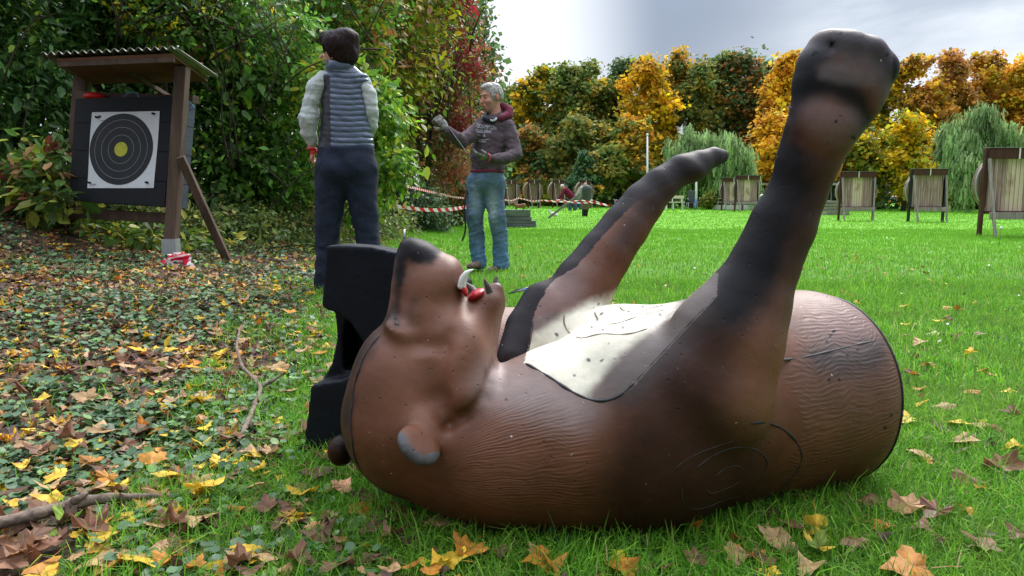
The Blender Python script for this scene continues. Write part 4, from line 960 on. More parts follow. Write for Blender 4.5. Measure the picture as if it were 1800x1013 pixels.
tree('yellow_flecked_shrub', 'shrub with small bright yellow leaves above the corrugated roof', 'shrub', None, (X(305, 8.0), 8.0), 2.9, [(0, 0, 2.25, .5, .4, .42)], 2600, .06, MG+[((.75, .62, .03), 3)], .03, 6, 5, True, clump=.12, per=8)
tree('bright_green_shrub', 'bright green drooping shrub just right of the woman', 'shrub', None, (X(655, 8.4), 8.4), 2.4, [(.05, 0, 1.55, .36, .40, .36), (.22, -.1, .95, .26, .3, .30), (-.1, 0, .75, .3, .3, .5), (-.3, .1, 1.8, .4, .4, .4)], 3600, .095, BG, .04, 8, 6, True, clump=.13, per=14, droop=.7)
tree('leafy_tree', 'leafy green tree rising behind the woman\'s head', 'tree', None, (X(560, 10.5), 10.5), 4.4, [(0, 0, 2.5, 1.0, .8, 1.0), (.4, 0, 3.2, .9, .8, .7), (-.3, 0, 1.3, .8, .7, 1.1)], 14000, .085, MG+[((.36, .15, .06), 2.2), ((.50, .44, .03), 2.4), ((.26, .20, .05), 2)], .10, 10, 7, True, clump=.20, per=18)
tree('yellowing_tree', 'yellow and green tree with dark branches above the bright green shrub', 'tree', None, (X(690, 13.5), 13.5), 6.0, [(-.2, 0, 3.0, 1.2, 1.0, 1.3), (.3, 0, 4.4, 1.3, 1.0, .9), (-.7, 0, 1.5, .9, .8, 1.2)], 14000, .10, YG+[((.12, .20, .02), 3), ((.3, .12, .05), 1.2)], .08, 16, 8, True, clump=.28, per=14, front=.5)
tree('spindle_tree', 'rust red and brown spreading tree behind the man\'s raised hand', 'tree', None, (X(760, 15.5), 15.5), 5.4, [(0, 0, 2.1, .95, .9, 1.3), (.35, 0, 3.3, .85, .8, .9), (.05, 0, 4.6, .8, .8, .9), (-.6, 0, 3.2, .8, .8, 1.0), (.45, 0, 1.5, .5, .5, .8)], 20000, .07, RU, .07, 30, 9, True, clump=.22, per=16, front=.55)
tree('crimson_vine', 'crimson leaved vine hanging at the edge of the rust coloured tree', 'shrub', None, (X(828, 15.2), 15.2), 4.0, [(-.1, 0, 3.35, .32, .3, .42), (-.35, 0, 2.2, .3, .3, .3), (-.25, 0, 4.6, .35, .3, .35)], 2600, .075, [((.38, .03, .05), 3), ((.30, .08, .06), 2)], .03, 5, 10, True, clump=.14, per=14)
tree('grey_green_bush', 'low grey green bush behind the barrier tape', 'shrub', None, (X(725, 13.6), 13.6), 1.1, [(0, 0, .4, .62, .5, .45), (.4, 0, .22, .35, .4, .28), (-.45, 0, .5, .4, .4, .5)], 8000, .06, GG, .03, 5, 11, True, clump=.13, per=16)
tree('tall_ash_tree', 'tall thin crowned green tree standing against the pale sky behind the man', 'tree', None, (X(838, 27), 27), 8.6, [(0, 0, 4.6, .85, .8, 2.1), (-.2, 0, 6.6, .55, .8, 1.2), (.25, 0, 2.6, .9, .8, 1.6), (-.1, 0, 8.4, .3, .4, .5)], 8000, .15, GG+[((.10, .16, .05), 3)], .10, 14, 12, False, clump=.3, per=22)
tree('rust_shrub', 'dull orange shrub at the foot of the rust coloured tree', 'shrub', None, (X(806, 17), 17), 2.0, [(0, 0, .9, .5, .5, .85)], 4500, .08, [((.30, .15, .04), 3), ((.18, .16, .03), 2), ((.08, .1, .02), 2)], .04, 5, 13, True, clump=.16)
def twigs():
    m = MB(); r = np.random.default_rng(77)
    for px, py, Y, L_ in [(60, 300, 6.4, .9), (20, 150, 6.5, 1.0), (110, 250, 7.3, 1.2), (210, 60, 7.6, 1.3), (250, 30, 7.6, 1.0), (380, 120, 7.8, 1.1), (420, 260, 7.9, 1.2), (480, 180, 8.0, 1.2), (520, 90, 8.1, 1.0), (350, 330, 7.6, .8), (450, 60, 8.0, 1.2), (500, 320, 8.0, .9), (380, 40, 8, 1.0), (690, 120, 9.5, 1.3), (720, 60, 11, 1.5), (660, 60, 9.5, 1.3), (800, 120, 14.5, 1.6), (790, 200, 14.6, 1.6), (830, 60, 14.8, 1.6)]:
        for k in range(3):
            a = at(px+r.uniform(-15, 15), py+r.uniform(0, 40), Y); d = np.array([r.normal(0, .6), r.normal(-.1, .2), r.uniform(.2, 1)]); d /= np.linalg.norm(d); q = np.linspace(0, 1, 7)[:, None]
            side_ = np.cross(d, (0, 1, 0)); P = a+d*q*L_+side_*np.sin(q*2.5+r.uniform(0, 3))*.12*L_-np.array([0, 0, 1])*q*q*.15*L_; m.tube(P, .011*(1-.8*q[:, 0])*(Y/8), 5)
            b = P[4]; d2 = d+np.array([r.normal(0, .5), 0, r.normal(0, .4)]); m.tube(b+d2*q*L_*.35, .005*(1-.8*q[:, 0])*(Y/8), 4)
    meta(m.build('twigs', barkm, None, True), 'thin dark bare twigs showing through the hedge foliage', 'twigs', kind='stuff')
twigs()
# the darker body of the wood, reads as one mass
def dark_wood():
    bl = []
    for px, Y, zc, rx, rz in ((-120, 9.5, 2.5, 1.6, 2.4), (60, 10.5, 2.2, 1.6, 2.4), (200, 11.5, 3.2, 1.6, 2.6), (350, 11.5, 2.5, 1.5, 2.6), (480, 12.5, 3.4, 1.5, 2.6), (590, 14, 3.2, 1.6, 3.0), (660, 17, 4.4, 1.8, 3.2), (700, 19, 2.5, 1.6, 2.6), (745, 21, 4.6, 1.6, 3.4), (770, 24, 3.2, 1.4, 3.0), (800, 30, 3.5, 1.2, 3.3)):
        bl.append((X(px, Y), Y, zc+gz(X(px, Y), Y), rx, 1.2, rz))
    o, _ = crown('woodland', bl, 52000, .13, DG+[((.14, .16, .03), 1)], lm_near, None, clump=.35, per=20, seed=40, shell=.55)
    meta(o, 'dense dark green woodland massed behind the shrubs on the left', 'woodland', kind='stuff')
dark_wood()
def undergrowth():
    bl = []
    for px, Y, r in ((345, 7.2, .30), (400, 7.8, .40), (455, 8.2, .40), (500, 8.0, .30), (530, 8.6, .45), (600, 9.5, .5), (650, 10.5, .5), (690, 12, .4), (200, 7.0, .35), (270, 6.9, .28), (240, 7.2, .3), (150, 6.9, .3), (560, 7.6, .22), (420, 7.0, .15), (480, 7.3, .14)):
        bl.append((X(px, Y), Y, gz(X(px, Y), Y)+r*.35, r*1.2, r, r*.85))
    o, _ = crown('undergrowth', bl, 15000, .055, [((.16, .24, .05), 3), ((.24, .32, .08), 2), ((.09, .15, .04), 3), ((.34, .32, .08), 1), ((.06, .10, .03), 2), ((.20, .12, .06), .8)], lm_near, None, clump=.12, per=12, seed=41, shell=.1)
    meta(o, 'tangled pale green weeds and brambles at the foot of the hedge', 'undergrowth', kind='stuff')
    bl = [(X(px, 6.3), 6.3+dy, gz(X(px, 6.3), 6.3)+.08, .22, .2, .12) for px, dy in ((235, -.1), (265, 0), (300, .1), (330, .2), (200, .1), (160, .0))]
    o, _ = crown('undergrowth', bl, 700, .075, [((.14, .26, .04), 3), ((.40, .40, .05), 2), ((.08, .14, .03), 2)], lm_near, None, clump=.1, per=6, seed=42, shell=.1)
    meta(o, 'green and yellow saplings sprouting under the target stand', 'undergrowth', kind='stuff')
undergrowth()
# wood on the far side of the field
OR = [((.74, .40, .03), 4), ((.80, .50, .035), 3), ((.52, .24, .03), 1.6), ((.40, .32, .04), 1.5)]
OL = [((.24, .25, .06), 3), ((.32, .28, .05), 2.4), ((.15, .22, .06), 3.5), ((.46, .33, .04), .7)]
DK = [((.08, .15, .055), 4), ((.12, .20, .07), 3), ((.18, .22, .06), 1.5)]
BR = [((.40, .18, .05), 3), ((.50, .24, .05), 3), ((.26, .16, .05), 2), ((.60, .31, .05), 1)]
YE = [((0.624, 0.416, 0.0156), 4), ((0.78, 0.468, 0.0156), 2), ((0.312, 0.312, 0.026), 3), ((0.195, 0.221, 0.026), 1.5)]
GR = [((0.117, 0.182, 0.0325), 3), ((0.195, 0.247, 0.039), 3), ((0.065, 0.104, 0.026), 2), ((0.585, 0.39, 0.026), 1.2)]
def far_tree(px, top, Y, wpx, pal, lab, seed, low=300, n=9000, name='autumn_tree', group='trees along the far side of the field', sz=.20):
    r = np.random.default_rng(seed+300); x = X(px, Y); s_ = Y/F; H = (354-top)*s_+CAMZ; wd = wpx*s_/2; lo = (354-low)*s_+CAMZ
    bl = []; span = H-lo
    for i in range(10):
        f = i/9; ww = wd*1.15*(.75+.5*math.sin(math.pi*min(1, .2+.7*f)))*(1-.5*max(0, f-.55)/.45)
        a = r.uniform(-1, 1)*(1-.5*f)
        bl.append((a*wd*.75, r.normal(0, .5), lo+span*(.06+.80*f+r.normal(0, .03)), ww*r.uniform(.42, .62), 1.2, span*r.uniform(.09, .16)))
    bl.append((r.normal(0, .2)*wd, 0, H-span*.09, wd*.34, .8, span*.09)); bl.append((r.normal(0, .5)*wd, .3, H-span*.16, wd*.30, .8, span*.08))
    for i in range(7):
        a = r.uniform(-1, 1); bl.append((a*wd*1.05, r.normal(0, .4), lo+span*(1.0-.42*a*a-.10*r.uniform()), wd*r.uniform(.10, .2), .4, span*r.uniform(.03, .07)))
    tree(name, lab, 'tree', group, (x, Y), H*.95, bl, n, sz, pal, .17, 7, seed+300, False, clump=.36, per=24, shell=.25, droop=.2, smoothpal=.25)
FT = [(905, 165, 62, 80, GR, 'green tree at the left end of the far wood, turning yellow at the top'), (948, 132, 60, 105, GR+YE, 'yellow and green round headed tree left of the far wood'), (1000, 126, 58, 85, OL+GR, 'olive brown tree in the far wood behind the man\'s shoulder'), (1046, 124, 60, 95, OL+GR, 'olive green tree in the far wood right of the olive brown one'), (1088, 118, 62, 70, DK, 'dark green narrow tree left of the brightest orange tree'),
      (1133, 116, 56, 100, OR+YE, 'brightest orange tree left of the white mast'), (1178, 112, 60, 80, OR+OL, 'yellow orange tree over the white mast'), (1218, 128, 58, 70, OL, 'olive tree behind the left willow'), (1256, 108, 60, 80, DK+OL, 'dark olive tree with a brown top above the willow'), (1298, 106, 59, 90, BR+DK, 'tall brown and green tree right of the left willow'), (1334, 118, 62, 60, DK, 'dark green tree left of the raised near paw'),
      (1368, 106, 55, 80, OR, 'vivid orange tree just left of the raised foreleg'), (1420, 112, 58, 80, GR, 'yellow green tree behind the raised foreleg'), (1480, 118, 60, 90, GR, 'green tree hidden mostly behind the raised paw'), (1545, 128, 58, 90, YE, 'yellow tree right of the raised foreleg'), (1602, 108, 57, 90, BR+OR, 'orange brown tree above the second boss from the right'), (1652, 102, 58, 80, BR, 'tall russet tree left of the right hand willow'),
      (1694, 104, 60, 80, BR+OR, 'russet tree directly above the right hand willow'), (1738, 128, 62, 70, OR+BR, 'shorter orange tree above the right willow'), (1776, 108, 58, 80, OR, 'orange tree near the right edge'), (1822, 116, 58, 80, BR+OR, 'orange brown tree cut by the right edge')]
for i, (px, top, Y, wp, pal, lab) in enumerate(FT): far_tree(px, top, Y, wp, pal, lab, i, n=13000)
for i, (px, top, Y, wp, pal, lab) in enumerate([(1585, 205, 48, 95, YE, 'low golden tree in front of the russet trees'), (1500, 230, 50, 90, YE+GR, 'golden green tree behind the middle boss'), (1110, 215, 52, 90, OL+OR, 'low olive orange tree under the brightest orange tree'), (1010, 220, 53, 110, OL, 'broad brown olive tree behind the small bosses'), (1350, 205, 50, 50, OR, 'low orange sapling tree left of the raised foreleg'), (1640, 235, 50, 80, OR+GR, 'low orange green tree between the two right bosses'), (1060, 270, 50, 70, OL+GR, 'small olive tree right of the pale green bush'), (925, 235, 55, 80, DK+BR, 'dark tree behind the man\'s back')]):
    far_tree(px, top, Y, wp, pal, lab, i+40, low=345, n=6500, sz=.20)
def far_fill():
    bl = []
    for i in range(60):
        px = 860+i*18; Y = 66+3*math.sin(i*1.7); bl.append((X(px, Y), Y, 3.2+1.2*math.sin(i*2.3), 1.6, 1.5, 3.6+1.2*math.sin(i*.9)))
    for i in range(44):
        px = 870+i*24; Y = 58; bl.append((X(px, Y), Y, 1.2+.5*math.sin(i*2.9), 1.4, 1, 1.5))
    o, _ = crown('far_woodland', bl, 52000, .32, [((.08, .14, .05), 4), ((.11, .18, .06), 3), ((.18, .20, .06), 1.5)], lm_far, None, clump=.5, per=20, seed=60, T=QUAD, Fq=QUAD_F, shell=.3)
    meta(o, 'dark interior of the far wood seen between the autumn trees', 'woodland', kind='stuff')
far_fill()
WI = [((.24, .36, .14), 4), ((.31, .44, .18), 3), ((.16, .25, .09), 3)]
STR = np.array([(-.10, 0, 0), (.10, 0, 0), (.08, 1, .05), (-.08, 1, .05)])
def willow(px, top, Y, wpx, lab, seed, n=9000):
    x = X(px, Y); s_ = Y/F; H = (354-top)*s_+CAMZ; wd = wpx*s_/2; e = empty('willow_tree', (x, Y, 0), lab, 'tree', 'willows at the field edge')
    r = np.random.default_rng(seed); B = []
    for i in range(13):
        a = r.uniform(-1, 1); B.append((x+a*wd*.72, Y+r.normal(0, .6), H*(.93-.34*abs(a)-.22*r.uniform())+r.normal(0, .12), wd*r.uniform(.18, .34), .9, H*r.uniform(.06, .13)))
    o, C = crown('crown', B, n, .34, WI, lm_far, e, clump=.16, per=40, seed=seed, T=STR, Fq=QUAD_F, shell=.5, droop=3.0, weep=H*.38, smoothpal=.6)
    trunk(e, (x, Y, -.1), (x, Y, H*.6), .22, .1, C[:8], barkm, seed)
willow(1217, 200, 47, 125, 'pale green weeping willow behind the far foreleg', 80); willow(1282, 218, 45, 95, 'lower weeping willow joined to the right of the first', 81, 7000); willow(1730, 165, 42, 190, 'large weeping willow at the right behind the right hand bosses', 82, 16000)
tree('small_green_tree', 'small soft green tree behind the right end of the small bosses', 'tree', None, (X(1028, 49), 49), 3.4, [(0, 0, 1.2, 1.25, .8, 1.2), (0, 0, 2.4, .8, .5, .9), (0, 0, 3.2, .4, .4, .5)], 10000, .14, [((.10, .20, .09), 3), ((.15, .27, .12), 2), ((.07, .13, .05), 2)], .06, 6, 90, False, clump=.16)
tree('yellow_green_bush', 'yellow green bush behind the row of small bosses', 'shrub', None, (X(958, 53), 53), 2.1, [(0, 0, 1.0, 1.2, .8, .8), (.7, 0, 1.3, .7, .6, .6)], 5500, .15, [((.34, .38, .04), 3), ((.42, .40, .04), 2), ((.18, .22, .03), 2)], .05, 5, 91, False, clump=.2)
tree('low_laurel_bush', 'small yellow green bush beside the blue mast foot', 'shrub', None, (X(1243, 44), 44), 1.0, [(0, 0, .55, .42, .4, .5)], 1500, .12, [((.22, .24, .04), 3), ((.12, .16, .03), 2)], .04, 4, 92, False, clump=.14)
# ================================================================== the two people
def bar(px, Y): return mpp(px, 300, Y)
def pxs(pts, Y0): return [(at(x, y, Y0+dy), r*mpp(x, y, Y0+dy)) for x, y, dy, r in pts]
def ribs(s, fn):
    """add fn(P) to the field near the surface"""
    m = np.abs(s.F) < 0.03; P = s.lo+np.argwhere(m)*s.h; s.F[m] += fn(P).astype(np.float32)
def emit(s, name, mat, parent, colf=None, relaxn=1, attrs=None):
    V, Q = s.surf(); V = relax(V, Q, relaxn); return mesh(name, V, Q, mat, parent, True, None if colf is None else colf(V)), V, Q
skin_m = vm('skin', .5, bump=.15, bscale=120, var=.10, vscale=50)
def knit(name, c1, c2, sc, bump=.5): return pm(name, c1, c2, sc, .9, bump, sc*2.2, spec=.15, dist=.004)
SK = np.array([.48, .25, .17])
def curled_hand(s, W_, D, U, Sd, sc=1.0, curlv=.9, k=.006):
    """palm and five fingers: W_ wrist, D along the hand, U back of hand, Sd towards the thumb"""
    W_ = np.array(W_); D, U, Sd = [np.array(v)/np.linalg.norm(v) for v in (D, U, Sd)]
    s.chain([(W_-D*.03*sc, .024*sc), (W_+D*.01*sc, .024*sc)], k)
    R = np.stack([Sd, D, U], 1); s.ell(W_+D*.048*sc, (.040*sc, .052*sc, .016*sc), R, .012)
    for i, (o, L) in enumerate(((.028, .078), (.010, .086), (-.009, .080), (-.027, .064))):
        p = W_+D*.088*sc+Sd*o*sc; a = 0; d = D.copy(); pts = [(p-D*.01, .0098*sc)]
        for j, f in enumerate((.45, .32, .23)):
            a += curlv*(.75 if j == 0 else .95)*(1+.08*i); dj = D*math.cos(a)-U*math.sin(a); p = p+dj*L*f*sc; pts.append((p, (.0094-.0009*j)*sc))
        s.chain(pts, .004)
    t0 = W_+D*.022*sc+Sd*.026*sc; t1 = t0+(D*.5+Sd*.75-U*.3)*.038*sc; t2 = t1+(D*.8+Sd*.1-U*.55)*.034*sc
    s.chain([(t0, .0135*sc), (t1, .011*sc), (t2, .009*sc)], .006)
def woman():
    Y = 4.77; R_ = empty('person', (at(600, 500, Y)[0], Y, gz(at(600, 500, Y)[0], Y)), 'woman seen from behind in blue quilted vest and navy trousers, short dark hair', 'person')
    lo, hi = at(505, 540, Y), at(700, 40, Y); lo = np.array([lo[0], Y-.45, lo[2]]); hi = np.array([hi[0], Y+.40, hi[2]])
    # body
    s = SDF(lo, hi, .0065)
    s.ell(at(594, 88, Y), (.078, .10, .115), None, .01); s.ell(at(585, 104, Y+.05), (.05, .07, .06), None, .03)
    s.ell(at(576, 99, Y-.005), (.008, .018, .030), None, .006)
    s.cone(at(567, 98, Y+.11), at(562, 103, Y+.125), .012, .010, .015)
    s.chain(pxs([(600, 112, .01, 14), (603, 135, .0, 16)], Y), .02)
    s.chain(pxs([(603, 156, .0, 26), (606, 200, .0, 32), (608, 262, .0, 38)], Y), .02, False, ((0, 1, 0), 2.1))
    s.chain(pxs([(576, 148, 0, 7), (554, 175, 0, 8), (541, 213, -.01, 8), (547, 246, .03, 8), (548, 257, .04, 7)], Y), .02)
    s.chain(pxs([(634, 150, 0, 6), (649, 174, 0, 7), (652, 200, .01, 7), (650, 222, .05, 7), (645, 238, .14, 6), (640, 245, .21, 6)], Y), .02)
    for q in ([(585, 290, 0, 26), (578, 380, 0, 18), (574, 440, 0, 14), (572, 500, 0, 11)], [(632, 290, 0, 26), (641, 380, 0, 18), (650, 440, 0, 14), (658, 497, 0, 11)]): s.chain(pxs(q, Y), .02)
    curled_hand(s, at(548, 258, Y+.04), (0.0, .15, -1), (-.9, -.3, 0), (.2, .9, .1), .92, .75)
    def col(V):
        p = proj(V); c = np.tile(SK, (len(V), 1)); g = (p[:, 1] > 262) & (p[:, 0] < 562) & (p[:, 1] < 272); c[g] = (.45, .02, .02)
        return c
    emit(s, 'body', skin_m, R_, col)
    # hair
    s = SDF(at(550, 125, Y)-np.array([0, .3, 0]), at(645, 40, Y)+np.array([0, .3, 0]), .005)
    s.ell(at(599, 80, Y), (.116, .122, .098), None, .01); s.ell(at(603, 98, Y-.02), (.094, .08, .078), None, .03); s.ell(at(578, 68, Y+.05), (.06, .07, .05), None, .03); s.ell(at(611, 66, Y-.02), (.07, .08, .05), None, .03)
    s.ell(at(566, 108, Y+.10), (.045, .10, .075), None, .015, True); s.ell(at(574, 101, Y-.03), (.022, .05, .034), None, .012, True)
    ribs(s, lambda P: .0045*fbm(P*np.array([1.6, 1.6, .7]), 7, 4)+.003*fbm(P*np.array([2, 2, .6]), 16, 5))
    hm = pm('dark_hair', (.020, .008, .008), (.006, .003, .003), 60, .6, .6, 130, (1, 1, .25), .15, .006)
    emit(s, 'hair', hm, R_, None, 0)
    # sleeves
    wool = knit('grey_marl_wool', (.52, .55, .54), (.33, .36, .36), 130, .8)
    for q in ([(568, 140, 0, 15), (555, 158, 0, 16.5), (547, 185, 0, 15.5), (541, 212, -.01, 16), (544, 232, .01, 13.5), (548, 251, .035, 9.5)], [(641, 147, 0, 13), (649, 168, 0, 13.5), (652, 195, .0, 12.5), (652, 218, .03, 12), (646, 238, .14, 10), (641, 245, .2, 8)]):
        s = SDF(np.array([at(510, 300, Y)[0], Y-.3, at(0, 270, Y)[2]]), np.array([at(690, 300, Y)[0], Y+.4, at(0, 110, Y)[2]]), .006); s.chain(pxs(q, Y), .02)
        ribs(s, lambda P: .0075*fbm(P*np.array([1, 1, 1.9]), 5, 9)+.004*fbm(P*np.array([1, 1, 1.6]), 12, 3)); emit(s, 'sleeve', wool, R_)
    # quilted vest
    s = SDF(np.array([at(540, 300, Y)[0], Y-.3, at(0, 285, Y)[2]]), np.array([at(680, 300, Y)[0], Y+.3, at(0, 90, Y)[2]]), .0055)
    s.chain(pxs([(577, 140, 0, 15), (600, 130, 0, 19), (634, 143, 0, 14)], Y), .03, False, ((0, 1, 0), 1.1))
    s.chain(pxs([(603, 152, 0, 36.5), (606, 195, 0, 41), (608, 230, 0, 44), (608, 275, 0, 50)], Y), .03, False, ((0, 1, 0), 1.75))
    s.chain(pxs([(598, 118, .0, 24), (597, 108, .01, 23)], Y), .012); s.half(at(600, 102, Y), (-.1, 0, 1), .006)
    s.half(at(600, 263, Y), (0, 0, -1), .008)
    z0 = at(600, 128, Y)[2]; pit = .0335
    def puff(P):
        t = ((z0-P[:, 2]+.006*np.sin(P[:, 0]*14)+.008*fbm(P*np.array([1, 1, .3]), 2.5, 61))/pit) % 1; a = np.where(P[:, 2] < z0, 1, 0)*np.where(proj(P)[:, 0] > 580, 1, .15)
        return a*(.0055-.0125*np.sqrt(np.clip(np.sin(math.pi*t), 0, 1)))+.006*fbm(P*np.array([1, 1, 2]), 4, 6)+.003*fbm(P, 11, 62)
    ribs(s, puff)
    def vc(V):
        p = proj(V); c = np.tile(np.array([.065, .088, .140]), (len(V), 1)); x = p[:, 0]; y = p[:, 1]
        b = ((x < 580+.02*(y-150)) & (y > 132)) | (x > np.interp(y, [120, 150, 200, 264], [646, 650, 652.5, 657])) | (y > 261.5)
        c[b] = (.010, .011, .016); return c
    m = vm('quilted_shell', .33, bump=.35, bscale=55, spec=.5, dist=.006); emit(s, 'vest', m, R_, vc, 0)
    # trousers
    s = SDF(np.array([at(530, 300, Y)[0], Y-.25, at(0, 530, Y)[2]]), np.array([at(700, 300, Y)[0], Y+.3, at(0, 255, Y)[2]]), .006)
    s.chain(pxs([(608, 268, 0, 50), (608, 288, 0, 50)], Y), .02, False, ((0, 1, 0), 1.55))
    s.ell(at(588, 295, Y-.02), (.108, .12, .12), None, .03); s.ell(at(629, 295, Y-.02), (.108, .12, .12), None, .03)
    s.chain(pxs([(583, 300, 0, 30), (580, 345, 0, 26), (577, 390, 0, 22.5), (576, 430, 0, 21), (574, 480, 0, 20), (573, 512, 0, 19)], Y), .022)
    s.chain(pxs([(634, 300, 0, 29), (638, 345, 0, 25.5), (642, 390, 0, 22), (648, 430, 0, 21), (656, 480, 0, 20), (659, 506, 0, 19)], Y), .022)
    s.half(at(608, 258, Y), (0, 0, 1), .01)
    ribs(s, lambda P: .008*fbm(P*np.array([1, 1, 1.3]), 3.6, 15)+.004*fbm(P*np.array([1, 1, 2.2]), 5, 16)*sst(-P[:, 2], -.8, -.2))
    emit(s, 'trousers', pm('navy_jersey', (.016, .022, .040), (.010, .014, .028), 40, .85, .25, 150, spec=.2), R_)
    blackm = plain('black_shoe', (.012, .012, .013), .5)
    for (x, y, d) in ((570, 513, -24), (662, 503, 10)):
        s = SDF(at(x-50, y+30, Y)-np.array([0, .3, 0]), at(x+50, y-30, Y)+np.array([0, .4, 0]), .006)
        s.chain([(at(x, y, Y), .040), (at(x+d, y+2, Y+.12), .034), (at(x+d*1.3, y+4, Y+.18), .028)], .02, False, ((0, 0, 1), 1.3)); emit(s, 'shoe', blackm, R_)
    MB().tube(np.array([at(548, 262, Y+.04)+np.array([.030*math.cos(a), .030*math.sin(a), 0]) for a in np.linspace(0, 6.283, 17)]), .006, 6).build('wristband', plain('red_band', (.5, .02, .02), .6), R_, True)
woman()
def man():
    Y = 7.0; R_ = empty('person', (at(858, 470, Y)[0], Y, gz(at(858, 470, Y)[0], Y)), 'grey haired man in plum hoodie, blue jeans and work gloves, standing side on', 'person')
    f = np.array([-.78, -.60, -.20]); f /= np.linalg.norm(f); u = np.array([-.16, -.12, .98]); u -= f*(u@f); u /= np.linalg.norm(u); sd_ = np.cross(f, u); sd_ = sd_ if sd_[1] < 0 else -sd_
    H = at(863, 173, Y); hs = 1.06
    def h(a, b, c): return H+(f*a+u*b+sd_*c)*hs
    Rh = np.stack([sd_, f, u], 1)
    lo = np.array([at(755, 300, 6.5)[0], 6.35, -.03]); hi = np.array([at(930, 300, Y)[0], 7.35, at(0, 135, Y)[2]])
    s = SDF(lo, hi, .0062)
    s.ell(h(-.012, .025, 0), np.array((.078, .098, .098))*hs, Rh, .01); s.ell(h(.030, -.045, 0), np.array((.058, .066, .068))*hs, Rh, .03)
    s.ell(h(.050, -.092, 0), np.array((.030, .030, .022))*hs, Rh, .025)                      # chin
    s.cone(h(.084, .020, 0), h(.108, -.022, 0), .008*hs, .0125*hs, .012)                     # nose
    for c in (-1, 1):
        s.ell(h(.090, .022, c*.032), np.array((.018, .010, .012))*hs, Rh, .012, True)       # eye socket
        s.ell(h(.078, .017, c*.031), np.array((.013, .012, .010))*hs, Rh, .003)             # eyeball
        s.cone(h(.090, .040, c*.015), h(.080, .038, c*.048), .006, .006, .012)              # brow
        s.ell(h(.060, -.022, c*.040), np.array((.024, .026, .022))*hs, Rh, .02)             # cheek
        s.ell(h(-.012, .002, c*.080), np.array((.010, .020, .032))*hs, Rh, .006)            # ear
        s.cone(h(.088, -.030, c*.022), h(.078, -.066, c*.030), .004, .004, .010, True)      # fold beside the mouth
    s.cone(h(.094, -.054, -.018), h(.094, -.054, .018), .0075, .0075, .010); s.cone(h(.090, -.068, -.014), h(.090, -.068, .014), .008, .008, .010)
    s.cone(h(.102, -.061, -.020), h(.102, -.061, .020), .0035, .0035, .006, True)
    s.chain([(h(-.02, -.07, 0), .060), (at(873, 212, Y+.02), .066)], .02)
    s.chain(pxs([(868, 228, .02, 19), (862, 255, 0, 21), (857, 300, 0, 22)], Y), .02, False, ((-.78, -.6, 0), 1.3))
    s.chain(pxs([(846, 224, -.03, 8), (830, 237, -.12, 6), (812, 248, -.25, 6), (798, 240, -.33, 5), (786, 229, -.38, 5)], Y), .02)
    s.chain(pxs([(892, 228, -.03, 9), (900, 248, -.08, 7), (903, 269, -.15, 7), (888, 277, -.25, 6), (868, 279, -.36, 5)], Y), .02)
    for q in ([(842, 320, 0, 18), (838, 380, 0, 12), (842, 460, 0, 8)], [(868, 320, 0, 18), (873, 385, 0, 12), (879, 468, 0, 8)]): s.chain(pxs(q, Y), .02)
    def col(V):
        c = np.tile(np.array([.43, .21, .15]), (len(V), 1)); q = (V-H)@Rh/hs; n_ = fbm(V, 18, 3)
        c *= (1+.06*n_)[:, None]
        def dab(a, b, cc, r, cl, st=1.0):
            d = np.linalg.norm(q-np.array([cc, a, b]), axis=1); w_ = ((1-sst(d, r*.6, r))*st)[:, None]; c[:] = c*(1-w_)+np.array(cl)*w_
        for k in (-1, 1):
            dab(.092, .018, k*.031, .013, (.05, .035, .03), .9); dab(.090, .042, k*.030, .014, (.25, .2, .17), .5); dab(.07, -.02, k*.045, .03, (.50, .19, .14), .5); dab(-.01, 0, k*.085, .035, (.5, .19, .15), .6)
        dab(.112, -.022, 0, .02, (.52, .20, .15), .6); dab(.098, -.060, 0, .020, (.34, .11, .09), .8); dab(.06, -.09, 0, .05, (.33, .19, .15), .35)
        return c
    emit(s, 'body', skin_m, R_, col, 0)
    # hair: short, swept, grey
    s = SDF(H-np.array([.2, .2, .16]), H+np.array([.2, .2, .2]), .0045)
    s.ell(h(-.020, .034, 0), np.array((.088, .104, .104))*hs, Rh, .01); s.ell(h(.03, .10, 0), np.array((.055, .05, .030))*hs, Rh, .02)
    s.ell(h(.105, -.010, 0), np.array((.105, .085, .088))*hs, Rh, .012, True); s.ell(h(-.005, -.095, 0), np.array((.2, .12, .07))*hs, Rh, .012, True); s.ell(h(-.008, -.008, .095), np.array((.03, .032, .045))*hs, Rh, .008, True)
    ribs(s, lambda P: .004*fbm(P, 9, 4)+.003*fbm(P, 20, 5))
    emit(s, 'hair', pm('grey_hair', (.42, .40, .37), (.14, .13, .12), 55, .6, .9, 120, (1, 1, .5), .3, .006), R_, None, 0)
    # hoodie
    s = SDF(np.array([at(770, 300, 6.5)[0], 6.4, at(0, 312, Y)[2]]), np.array([at(930, 300, Y)[0], 7.35, at(0, 180, Y)[2]]), .006)
    sq = ((-.78, -.6, 0), 1.12)
    s.chain(pxs([(868, 226, .02, 27), (862, 250, 0, 31), (858, 278, 0, 32.5), (857, 312, 0, 30)], Y), .03, False, sq)
    s.chain(pxs([(846, 222, -.03, 14), (830, 237, -.12, 12), (812, 249, -.25, 11.5), (798, 240, -.33, 9.5), (788, 230, -.38, 8)], Y), .025)
    s.chain(pxs([(892, 226, -.03, 15.5), (901, 248, -.08, 13.5), (905, 271, -.15, 12.5), (889, 278, -.25, 11), (868, 279, -.36, 8.5)], Y), .025)
    s.half(at(858, 301, Y), (0, 0, -1), .012)
    s.ell(h(0, -.12, 0), (.066, .066, .05), None, .01, True)
    ribs(s, lambda P: .009*fbm(P*np.array([1, 1, 1.3]), 3.6, 25)+.005*fbm(P*np.array([1, 1, 1.8]), 8, 26))
